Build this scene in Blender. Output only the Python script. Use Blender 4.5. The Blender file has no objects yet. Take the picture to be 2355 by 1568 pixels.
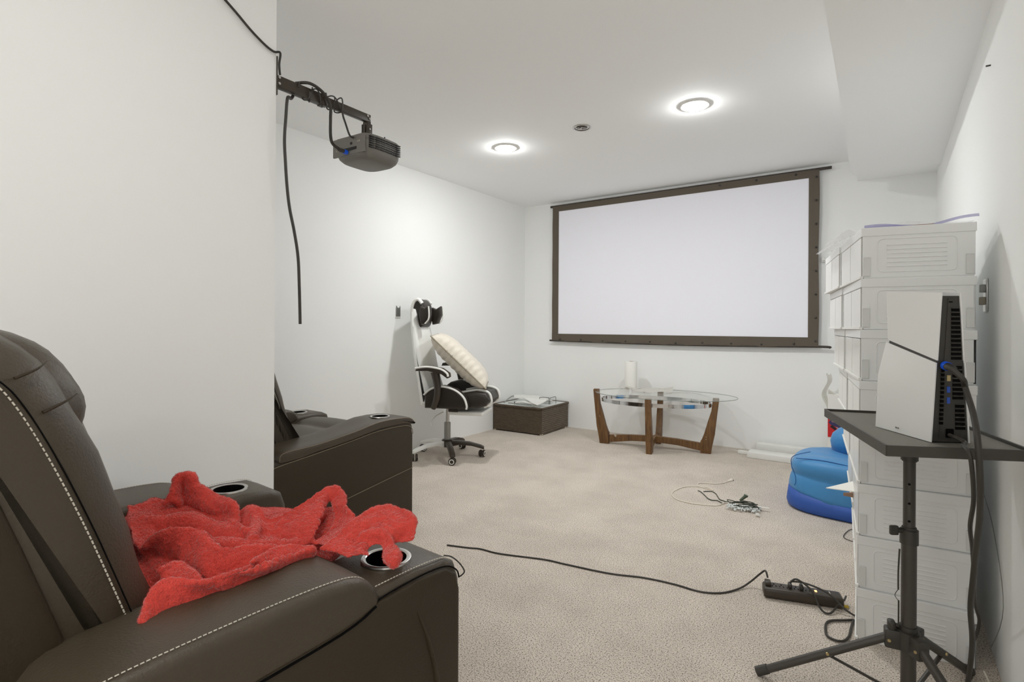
import bpy, bmesh, math, random
from mathutils import Vector, Matrix, noise
random.seed(7)
SC = bpy.context.scene
COL = SC.collection
R = math.radians

# ------------------------------------------------------------------ camera
cam_d = bpy.data.cameras.new('camera')
cam = bpy.data.objects.new('camera', cam_d)
COL.objects.link(cam)
SC.camera = cam
YAW, ROLL = R(34.5), R(0.35)
F_ = Vector((-math.sin(YAW), math.cos(YAW), 0))
R0 = Vector((math.cos(YAW), math.sin(YAW), 0))
UP = Vector((0, 0, 1))
RR = R0 * math.cos(ROLL) + UP * math.sin(ROLL)
UU = -R0 * math.sin(ROLL) + UP * math.cos(ROLL)
cam.matrix_world = Matrix(((RR.x, UU.x, -F_.x, 0), (RR.y, UU.y, -F_.y, 0), (RR.z, UU.z, -F_.z, 1.06), (0, 0, 0, 1)))
cam_d.sensor_width = 36
cam_d.lens = 36 * 1233.0 / 2355
cam_d.shift_y = -33.6 / 2355
cam_d.clip_start = 0.02
# ------------------------------------------------------------------ world, exposure
W = bpy.data.worlds.new('world')
SC.world = W
W.use_nodes = True
W.node_tree.nodes['Background'].inputs[0].default_value = (1, .995, .98, 1)
W.node_tree.nodes['Background'].inputs[1].default_value = 1.3
SC.view_settings.view_transform = 'Standard'
SC.view_settings.look = 'None'
SC.view_settings.gamma = 1
SC.view_settings.exposure = 0.09
SC.view_settings.use_curve_mapping = False
SC.cycles.max_bounces = 14
SC.cycles.diffuse_bounces = 10
LAMP_E = 300.0       # strength of the recessed lamp lenses

# ------------------------------------------------------------------ materials
def lin(c):
    return tuple(((v / 255) / 12.92 if v / 255 <= .04045 else ((v / 255 + .055) / 1.055) ** 2.4) for v in c) + (1,)

def mat(name, rgb, rough=.5, metal=0, bump=0, bscale=100, spec=.5, var=0, vscale=5, alpha=1, trans=0, emit=0, sheen=0, coat=0, linear=False, detail=3):
    m = bpy.data.materials.new(name)
    m.use_nodes = True
    nt = m.node_tree
    b = nt.nodes['Principled BSDF']
    c = tuple(rgb) + (1,) if linear else lin(rgb)
    b.inputs['Base Color'].default_value = c
    b.inputs['Roughness'].default_value = rough
    b.inputs['Metallic'].default_value = metal
    b.inputs['Specular IOR Level'].default_value = spec
    b.inputs['Alpha'].default_value = alpha
    b.inputs['Transmission Weight'].default_value = trans
    if sheen:
        b.inputs['Sheen Weight'].default_value = sheen
        b.inputs['Sheen Roughness'].default_value = .4
    if coat: b.inputs['Coat Weight'].default_value = coat
    if emit:
        b.inputs['Emission Color'].default_value = c
        b.inputs['Emission Strength'].default_value = emit
    tc = nt.nodes.new('ShaderNodeTexCoord')
    if var:
        n = nt.nodes.new('ShaderNodeTexNoise'); n.inputs['Scale'].default_value = vscale; n.inputs['Detail'].default_value = detail
        nt.links.new(tc.outputs['Object'], n.inputs['Vector'])
        mx = nt.nodes.new('ShaderNodeMix'); mx.data_type = 'RGBA'
        mx.inputs['A'].default_value = tuple(max(0, v * (1 - var)) for v in c[:3]) + (1,)
        mx.inputs['B'].default_value = tuple(min(1, v * (1 + var)) for v in c[:3]) + (1,)
        nt.links.new(n.outputs['Fac'], mx.inputs['Factor'])
        nt.links.new(mx.outputs['Result'], b.inputs['Base Color'])
    if bump:
        n = nt.nodes.new('ShaderNodeTexNoise'); n.inputs['Scale'].default_value = bscale; n.inputs['Detail'].default_value = 4
        nt.links.new(tc.outputs['Object'], n.inputs['Vector'])
        bp = nt.nodes.new('ShaderNodeBump'); bp.inputs['Strength'].default_value = bump; bp.inputs['Distance'].default_value = .004
        nt.links.new(n.outputs['Fac'], bp.inputs['Height'])
        nt.links.new(bp.outputs['Normal'], b.inputs['Normal'])
    return m

M = {}
M['wall'] = mat('painted wall', (243, 244, 243), .75, bump=.08, bscale=60, spec=.2)
M['ceil'] = mat('painted ceiling', (247, 248, 248), .85, bump=.06, bscale=50, spec=.15)
M['leather'] = mat('brown leather', (.056, .042, .026), .42, bump=.25, bscale=260, var=.14, vscale=6, linear=True, spec=.5)
M['leather_dark'] = mat('dark leather side', (.034, .024, .012), .5, bump=.2, bscale=300, var=.1, vscale=4, linear=True, spec=.35)
M['thread'] = mat('pale thread', (205, 198, 184), .8)
M['tthread'] = mat('tan thread', (128, 115, 96), .8)
M['steel'] = mat('brushed steel', (200, 198, 195), .25, 1)
M['chrome'] = mat('chrome', (225, 226, 228), .06, 1)
M['blackplastic'] = mat('black plastic', (54, 51, 46), .45)
M['blackmetal'] = mat('black metal', (62, 58, 52), .42, bump=.05, bscale=400)
M['traymat'] = mat('tray surface', (112, 109, 100), .55, bump=.5, bscale=500, var=.18, vscale=300)
M['rubber'] = mat('black cable', (50, 46, 40), .5)
M['hollow'] = mat('dark hollow', (9, 8, 7), .8, spec=.1)
M['red'] = mat('red plush', (.62, .066, .050), .95, bump=1.0, bscale=190, var=.22, vscale=70, linear=True, spec=.1, sheen=.55)
M['white'] = mat('white plastic', (232, 232, 228), .4)
M['binplastic'] = mat('bin plastic', (232, 233, 232), .45, spec=.35)
M['bingrey'] = mat('bin latch plastic', (216, 217, 215), .45)
M['bindoor'] = mat('bin door plastic', (232, 232, 228), .3)
M['console'] = mat('console white', (226, 226, 224), .4, bump=.05, bscale=900)
M['fabric_frame'] = mat('screen border', (90, 81, 69), .65, bump=.2, bscale=60)
M['screen'] = mat('projection screen', (244, 244, 252), .9, spec=.1)
M['wood'] = None
M['blue'] = mat('sky blue nylon', (66, 138, 194), .5, bump=.12, bscale=25, var=.08, vscale=4, sheen=.2)
M['blue_dark'] = mat('royal blue nylon', (44, 88, 172), .55, bump=.1, bscale=30)
M['blueseam'] = mat('blue seam', (24, 84, 148), .7)
M['cream'] = mat('cream cushion', (222, 214, 200), .85, bump=.25, bscale=30, sheen=.3)
M['creampipe'] = mat('cream piping', (172, 163, 146), .8)
M['black_pu'] = mat('black vinyl', (44, 38, 32), .4, bump=.1, bscale=200)
M['pale_pu'] = mat('pale vinyl', (242, 243, 240), .5, bump=.05, bscale=80)
M['white_pu'] = mat('white vinyl', (236, 236, 232), .4)
M['brownplastic'] = mat('dark brown plastic', (58, 50, 41), .4)
M['grey_metal'] = mat('grey metal', (150, 150, 146), .35, .6)
M['paper'] = mat('paper', (238, 237, 232), .85)
M['whitecable'] = mat('cream cable', (226, 218, 204), .5)
M['greenwire'] = mat('dark green wire', (62, 68, 56), .6)
M['greenplug'] = mat('green plug', (84, 96, 78), .6)
M['crystal'] = mat('silver bulb strip', (222, 226, 224), .25, .1, bump=.6, bscale=200)
M['usb'] = mat('usb blue', (40, 80, 170), .4)
M['bluering'] = mat('blue plug collar', (20, 88, 220), .4)
M['gold'] = mat('brass rivet', (190, 172, 128), .3, .9)
M['yellow'] = mat('yellow tag', (206, 178, 52), .6)
M['amber'] = mat('amber light', (255, 190, 120), .5, emit=2)
M['proj'] = mat('projector grey plastic', (112, 109, 103), .5, bump=.1, bscale=500)
M['projdark'] = mat('projector dark slot', (30, 28, 25), .6)
M['redprint'] = mat('red print', (206, 32, 34), .5)
M['inkblue'] = mat('blue ink', (58, 54, 96), .5)
M['inkdark'] = mat('dark ink', (40, 22, 30), .5)
M['inkpale'] = mat('pale ink', (210, 150, 150), .5)
M['purple'] = mat('purple zip', (176, 172, 214), .4, alpha=.7)
M['film'] = mat('clear film', (240, 240, 240), .15, alpha=.35, spec=.8)
M['brownpaper'] = mat('tan card', (160, 130, 112), .8)
M['lens'] = mat('lamp lens', (250, 251, 250), .5, emit=LAMP_E)
M['lensmid'] = mat('dim lamp lens', (250, 251, 250), .5, emit=LAMP_E * .26)
M['lensfill'] = mat('fill lamp lens behind camera', (250, 251, 250), .5, emit=LAMP_E * .85)  # lens of the fill lamp added behind the camera
M['frosted'] = mat('frosted pane', (226, 230, 228), .3, alpha=.9)

g = bpy.data.materials.new('table glass'); g.use_nodes = True; M['glass'] = g
nt = g.node_tree; b = nt.nodes['Principled BSDF']
b.inputs['Base Color'].default_value = (.80, .86, .83, 1); b.inputs['Roughness'].default_value = .03
b.inputs['Alpha'].default_value = .16; b.inputs['IOR'].default_value = 1.45; b.inputs['Specular IOR Level'].default_value = 1

def carpet():
    m = bpy.data.materials.new('beige carpet'); m.use_nodes = True
    nt = m.node_tree; b = nt.nodes['Principled BSDF']; b.inputs['Roughness'].default_value = .95; b.inputs['Specular IOR Level'].default_value = .1
    tc = nt.nodes.new('ShaderNodeTexCoord')
    def nz(s, d, r=.5):
        n = nt.nodes.new('ShaderNodeTexNoise'); n.inputs['Scale'].default_value = s; n.inputs['Detail'].default_value = d; n.inputs['Roughness'].default_value = r
        nt.links.new(tc.outputs['Object'], n.inputs['Vector']); return n
    def ramp(src, stops):
        r = nt.nodes.new('ShaderNodeValToRGB'); nt.links.new(src, r.inputs[0])
        e = r.color_ramp.elements
        while len(e) < len(stops): e.new(.5)
        for i, (p, c) in enumerate(stops): e[i].position = p; e[i].color = c
        return r
    fine = nz(230, 3, .68)
    r1 = ramp(fine.outputs['Fac'], [(.385, (.12, .092, .07, 1)), (.455, (.60, .535, .465, 1)), (.60, (.80, .725, .645, 1))])
    big = nz(3.2, 4, .6)
    r2 = ramp(big.outputs['Fac'], [(.35, (.87, .865, .86, 1)), (.62, (1, 1, 1, 1))])
    mx = nt.nodes.new('ShaderNodeMix'); mx.data_type = 'RGBA'; mx.blend_type = 'MULTIPLY'; mx.inputs['Factor'].default_value = 1
    nt.links.new(r1.outputs[0], mx.inputs['A']); nt.links.new(r2.outputs[0], mx.inputs['B'])
    nt.links.new(mx.outputs['Result'], b.inputs['Base Color'])
    bp = nt.nodes.new('ShaderNodeBump'); bp.inputs['Strength'].default_value = .35; bp.inputs['Distance'].default_value = .004
    nt.links.new(fine.outputs['Fac'], bp.inputs['Height']); nt.links.new(bp.outputs['Normal'], b.inputs['Normal'])
    return m
M['carpet'] = carpet()

def wood():
    m = bpy.data.materials.new('worn brown wood'); m.use_nodes = True
    nt = m.node_tree; b = nt.nodes['Principled BSDF']; b.inputs['Roughness'].default_value = .45
    tc = nt.nodes.new('ShaderNodeTexCoord'); mp = nt.nodes.new('ShaderNodeMapping'); mp.inputs['Scale'].default_value = (30, 30, 3)
    n = nt.nodes.new('ShaderNodeTexNoise'); n.inputs['Scale'].default_value = 2.5; n.inputs['Detail'].default_value = 5
    nt.links.new(tc.outputs['Object'], mp.inputs[0]); nt.links.new(mp.outputs[0], n.inputs['Vector'])
    r = nt.nodes.new('ShaderNodeValToRGB'); nt.links.new(n.outputs['Fac'], r.inputs[0])
    e = r.color_ramp.elements; e[0].position = .3; e[0].color = (.09, .04, .012, 1); e[1].position = .75; e[1].color = (.23, .115, .036, 1)
    n2 = nt.nodes.new('ShaderNodeTexNoise'); n2.inputs['Scale'].default_value = 16; n2.inputs['Detail'].default_value = 6
    nt.links.new(tc.outputs['Object'], n2.inputs['Vector'])
    r2 = nt.nodes.new('ShaderNodeValToRGB'); nt.links.new(n2.outputs['Fac'], r2.inputs[0])
    r2.color_ramp.elements[0].position = .70; r2.color_ramp.elements[1].position = .73
    mx = nt.nodes.new('ShaderNodeMix'); mx.data_type = 'RGBA'; mx.inputs['B'].default_value = (.5, .42, .32, 1)
    nt.links.new(r2.outputs[0], mx.inputs['Factor']); nt.links.new(r.outputs[0], mx.inputs['A'])
    nt.links.new(mx.outputs['Result'], b.inputs['Base Color'])
    return m
M['wood'] = wood()

def wicker(name, axis):
    # the weave: short strands over uprights, as colour and bump
    m = bpy.data.materials.new(name); m.use_nodes = True
    nt = m.node_tree; b = nt.nodes['Principled BSDF']; b.inputs['Roughness'].default_value = .45
    tc = nt.nodes.new('ShaderNodeTexCoord'); mp = nt.nodes.new('ShaderNodeMapping')
    if axis == 'y': mp.inputs['Rotation'].default_value = (0, 0, R(90))
    nt.links.new(tc.outputs['Object'], mp.inputs[0])
    mp2 = nt.nodes.new('ShaderNodeMapping'); mp2.inputs['Rotation'].default_value = (R(90), 0, 0)
    nt.links.new(mp.outputs[0], mp2.inputs[0])
    br = nt.nodes.new('ShaderNodeTexBrick'); br.offset = .5
    br.inputs['Scale'].default_value = 1; br.inputs['Brick Width'].default_value = .034 if axis == 'x' else .026
    br.inputs['Row Height'].default_value = .0085 if axis == 'x' else .019; br.inputs['Mortar Size'].default_value = .0018 if axis == 'x' else .005; br.inputs['Mortar Smooth'].default_value = 1
    br.inputs['Color1'].default_value = (.075, .05, .028, 1) if axis == 'x' else (.15, .112, .07, 1)
    br.inputs['Color2'].default_value = (.12, .085, .05, 1) if axis == 'x' else (.20, .155, .105, 1)
    br.inputs['Mortar'].default_value = (.022, .014, .008, 1)
    nt.links.new(mp2.outputs[0], br.inputs['Vector']); nt.links.new(br.outputs['Color'], b.inputs['Base Color'])
    bp = nt.nodes.new('ShaderNodeBump'); bp.inputs['Strength'].default_value = .8; bp.inputs['Distance'].default_value = .004; bp.invert = True
    nt.links.new(br.outputs['Fac'], bp.inputs['Height']); nt.links.new(bp.outputs['Normal'], b.inputs['Normal'])
    return m
M['wicker_x'] = wicker('brown wicker', 'x'); M['wicker_y'] = wicker('brown wicker open weave', 'y')

# ------------------------------------------------------------------ helpers
def link(name, bm, m, parent=None, loc=(0, 0, 0), smooth=False, angle=40):
    me = bpy.data.meshes.new(name)
    bmesh.ops.recalc_face_normals(bm, faces=bm.faces[:])
    bm.to_mesh(me); bm.free()
    me.materials.append(M[m] if isinstance(m, str) else m)
    o = bpy.data.objects.new(name, me); COL.objects.link(o)
    o.location = loc
    if smooth:
        for p in me.polygons: p.use_smooth = True
        me.set_sharp_from_angle(angle=R(angle))
    if parent: o.parent = parent
    return o

def thing(name, label, cat, loc=(0, 0, 0), rz=0, group=None):
    o = bpy.data.objects.new(name, None); COL.objects.link(o)
    o.empty_display_size = .05
    o.location = loc; o.rotation_euler = (0, 0, rz)
    o['label'] = label; o['category'] = cat
    if group: o['group'] = group
    return o

def tag(o, label, cat, group=None):
    o['label'] = label; o['category'] = cat
    if group: o['group'] = group
    return o

def struct(name, bm, m, **k):
    o = link(name, bm, m, **k); o['kind'] = 'structure'; return o

def B(): return bmesh.new()

def box(bm, x0, x1, y0, y1, z0, z1, bev=0, seg=2, mtx=None):
    t = bmesh.new()
    bmesh.ops.create_cube(t, size=1)
    for v in t.verts: v.co = Vector((x0 + (v.co.x + .5) * (x1 - x0), y0 + (v.co.y + .5) * (y1 - y0), z0 + (v.co.z + .5) * (z1 - z0)))
    if bev: bmesh.ops.bevel(t, geom=t.edges[:], offset=bev, segments=seg, profile=.5, affect='EDGES')
    merge(bm, t, mtx); return bm

def merge(bm, t, mtx=None):
    if mtx is not None: bmesh.ops.transform(t, matrix=mtx, verts=t.verts[:])
    me = bpy.data.meshes.new('tmp'); t.to_mesh(me); t.free(); bm.from_mesh(me); bpy.data.meshes.remove(me)

def prism(bm, pts, z0, z1, bev=0, seg=2, plane='xy', mtx=None):
    """polygon pts extruded: plane xy -> along z, yz -> along x, xz -> along y"""
    t = bmesh.new()
    def P(a, b, c):
        return Vector((a, b, c)) if plane == 'xy' else (Vector((c, a, b)) if plane == 'yz' else Vector((a, c, b)))
    lo = [t.verts.new(P(a, b, z0)) for a, b in pts]; hi = [t.verts.new(P(a, b, z1)) for a, b in pts]
    n = len(pts)
    f1 = t.faces.new(lo); f2 = t.faces.new(hi)
    for i in range(n): t.faces.new((lo[i], lo[(i + 1) % n], hi[(i + 1) % n], hi[i]))
    bmesh.ops.recalc_face_normals(t, faces=t.faces[:])
    if bev: bmesh.ops.bevel(t, geom=list(set(f1.edges[:] + f2.edges[:])), offset=bev, segments=seg, profile=.5, affect='EDGES')
    merge(bm, t, mtx); return bm

def catmull(p, n=6, closed=False):
    p = [Vector(q) for q in p]; out = []
    N = len(p)
    rng = range(N) if closed else range(N - 1)
    for i in rng:
        if closed: a, b, c, d = p[(i - 1) % N], p[i], p[(i + 1) % N], p[(i + 2) % N]
        else: a, b, c, d = p[max(i - 1, 0)], p[i], p[i + 1], p[min(i + 2, N - 1)]
        for k in range(n):
            t = k / n
            out.append(.5 * ((2 * b) + (-a + c) * t + (2 * a - 5 * b + 4 * c - d) * t * t + (-a + 3 * b - 3 * c + d) * t ** 3))
    if not closed: out.append(p[-1])
    return out

def tube(bm, pts, r, seg=8, n=6, smooth=True, closed=False, caps=True, flat=1):
    """tube along pts; r is a radius or list of radii per input point"""
    path = catmull(pts, n, closed) if smooth else [Vector(q) for q in pts]
    if isinstance(r, (list, tuple)):
        rr = []
        for i in range(len(path)):
            u = i / max(1, (len(path) - 1)) * (len(r) - 1); a = int(min(u, len(r) - 2)); f = u - a
            rr.append(r[a] * (1 - f) + r[a + 1] * f)
    else: rr = [r] * len(path)
    rings = []; N = len(path)
    prev = None
    for i, p in enumerate(path):
        if closed: d = path[(i + 1) % N] - path[(i - 1) % N]
        else: d = path[min(i + 1, N - 1)] - path[max(i - 1, 0)]
        if d.length < 1e-9: d = Vector((0, 0, 1))
        d.normalize()
        if prev is None:
            u = d.cross(Vector((0, 0, 1)))
            if u.length < .05: u = d.cross(Vector((1, 0, 0)))
            u.normalize()
        else:
            u = prev - d * prev.dot(d); u.normalize()
        prev = u; v = d.cross(u)
        rings.append([bm.verts.new(p + (u * math.cos(2 * math.pi * k / seg) + v * math.sin(2 * math.pi * k / seg) * flat) * rr[i]) for k in range(seg)])
    for i in range(N if closed else N - 1):
        a, b = rings[i], rings[(i + 1) % N]
        for k in range(seg): bm.faces.new((a[k], a[(k + 1) % seg], b[(k + 1) % seg], b[k]))
    if caps and not closed:
        bm.faces.new(rings[0][::-1]); bm.faces.new(rings[-1])
    return bm

def cyl(bm, c, r, h, axis='z', seg=24, r2=None, bev=0):
    t = bmesh.new()
    bmesh.ops.create_cone(t, cap_ends=True, segments=seg, radius1=r, radius2=r if r2 is None else r2, depth=h)
    if bev:
        es = [e for e in t.edges if abs(e.verts[0].co.z - e.verts[1].co.z) < 1e-6]
        bmesh.ops.bevel(t, geom=es, offset=bev, segments=2, affect='EDGES')
    m = Matrix.Translation(c)
    if axis == 'x': m = m @ Matrix.Rotation(R(90), 4, 'Y')
    if axis == 'y': m = m @ Matrix.Rotation(R(90), 4, 'X')
    merge(bm, t, m); return bm

def lathe(bm, prof, c=(0, 0, 0), seg=32, closed=False):
    rings = []
    for r, z in prof:
        rings.append([bm.verts.new((c[0] + r * math.cos(2 * math.pi * k / seg), c[1] + r * math.sin(2 * math.pi * k / seg), c[2] + z)) for k in range(seg)])
    for a, b in zip(rings, rings[1:] + ([rings[0]] if closed else [])):
        for k in range(seg): bm.faces.new((a[k], a[(k + 1) % seg], b[(k + 1) % seg], b[k]))
    return bm

def rprism(bm, poly, x0, x1, r, n=4, smooth=3, bulge=0, nx=1, wob=0, wseed=0):
    """puffy upholstered block: polygon (y,z) swept along x, its two end edges rounded with radius r"""
    P = [Vector((a, b, 0)) for a, b in poly]
    P = catmull(P, smooth, True) if smooth > 1 else P
    P = [Vector((p.x, p.y)) for p in P]
    N = len(P)
    ar = sum(P[i].x * P[(i + 1) % N].y - P[(i + 1) % N].x * P[i].y for i in range(N))
    if ar < 0: P.reverse()
    nr = []
    for i in range(N):
        d = (P[(i + 1) % N] - P[(i - 1) % N]); d = Vector((d.y, -d.x)); d.normalize(); nr.append(d)
    xs = []
    for k in range(n + 1):
        a = math.pi / 2 * k / n
        xs.append((x0 + r * (1 - math.sin(a)), r * (1 - math.cos(a)) if k else 0))
    secs = []
    for k in range(n + 1):
        a = math.pi / 2 * k / n
        secs.append((x0 + r - r * math.cos(a), r - r * math.sin(a)))
    mid = []
    for k in range(1, nx + 1):
        mid.append((x0 + r + (x1 - x0 - 2 * r) * k / (nx + 1), 0))
    other = [(x0 + x1 - x, o) for x, o in reversed(secs)]
    allsec = secs + mid + other
    rings = []
    xm = (x0 + x1) / 2
    for x, off in allsec:
        t = (x - xm) / ((x1 - x0) / 2)
        bu = bulge * (1 - t * t)
        ring = []
        for i, p in enumerate(P):
            q = p - nr[i] * (off - bu)
            w = noise.noise(Vector((x * 9 + wseed, q.x * 9, q.y * 9))) * wob if wob else 0
            ring.append(bm.verts.new((x, q.x + nr[i].x * w, q.y + nr[i].y * w)))
        rings.append(ring)
    for a, b in zip(rings, rings[1:]):
        for k in range(N): bm.faces.new((a[k], a[(k + 1) % N], b[(k + 1) % N], b[k]))
    bm.faces.new(rings[0]); bm.faces.new(rings[-1][::-1])
    return bm

def dashes(bm, pts, r=.0011, dash=.006, gap=.0035, n=8):
    path = catmull(pts, n)
    # walk by arc length
    seg = []; acc = 0; on = True; cur = [path[0]]; left = dash
    for a, b in zip(path, path[1:]):
        L = (b - a).length; p = a
        while L > left:
            d = (b - p).normalized(); p = p + d * left; L -= left
            if on: cur.append(p); seg.append(cur)
            on = not on; cur = [p]; left = dash if on else gap
        left -= L
        if on: cur.append(b)
    for s in seg:
        if len(s) > 1: tube(bm, [s[0], s[-1]], r, seg=5, smooth=False)
    return bm

def grid(bm, fn, nu, nv):
    vs = [[bm.verts.new(fn(i / nu, j / nv)) for j in range(nv + 1)] for i in range(nu + 1)]
    for i in range(nu):
        for j in range(nv): bm.faces.new((vs[i][j], vs[i + 1][j], vs[i + 1][j + 1], vs[i][j + 1]))
    return bm

def slabgrid(bm, fn, nu, nv, th=.0022):
    t = bmesh.new()
    L = [[[t.verts.new(fn(i / nu, j / nv) + Vector((0, k * th, 0))) for j in range(nv + 1)] for i in range(nu + 1)] for k in (0, 1)]
    for k in (0, 1):
        for i in range(nu):
            for j in range(nv): t.faces.new((L[k][i][j], L[k][i + 1][j], L[k][i + 1][j + 1], L[k][i][j + 1]))
    for i in range(nu):
        for j in (0, nv): t.faces.new((L[0][i][j], L[0][i + 1][j], L[1][i + 1][j], L[1][i][j]))
    for j in range(nv):
        for i in (0, nu): t.faces.new((L[0][i][j], L[0][i][j + 1], L[1][i][j + 1], L[1][i][j]))
    bmesh.ops.recalc_face_normals(t, faces=t.faces[:])
    merge(bm, t)

def copy_tree(o, parent=None):
    kids = [c for c in bpy.data.objects if c.parent == o]
    c = o.copy(); COL.objects.link(c)
    if parent: c.parent = parent
    for k in kids: copy_tree(k, c)
    return c

def frame_to(p, d):
    """matrix at p whose z looks along d"""
    return Matrix.Translation(p) @ Vector(d).to_track_quat('Z', 'Y').to_matrix().to_4x4()

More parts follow.
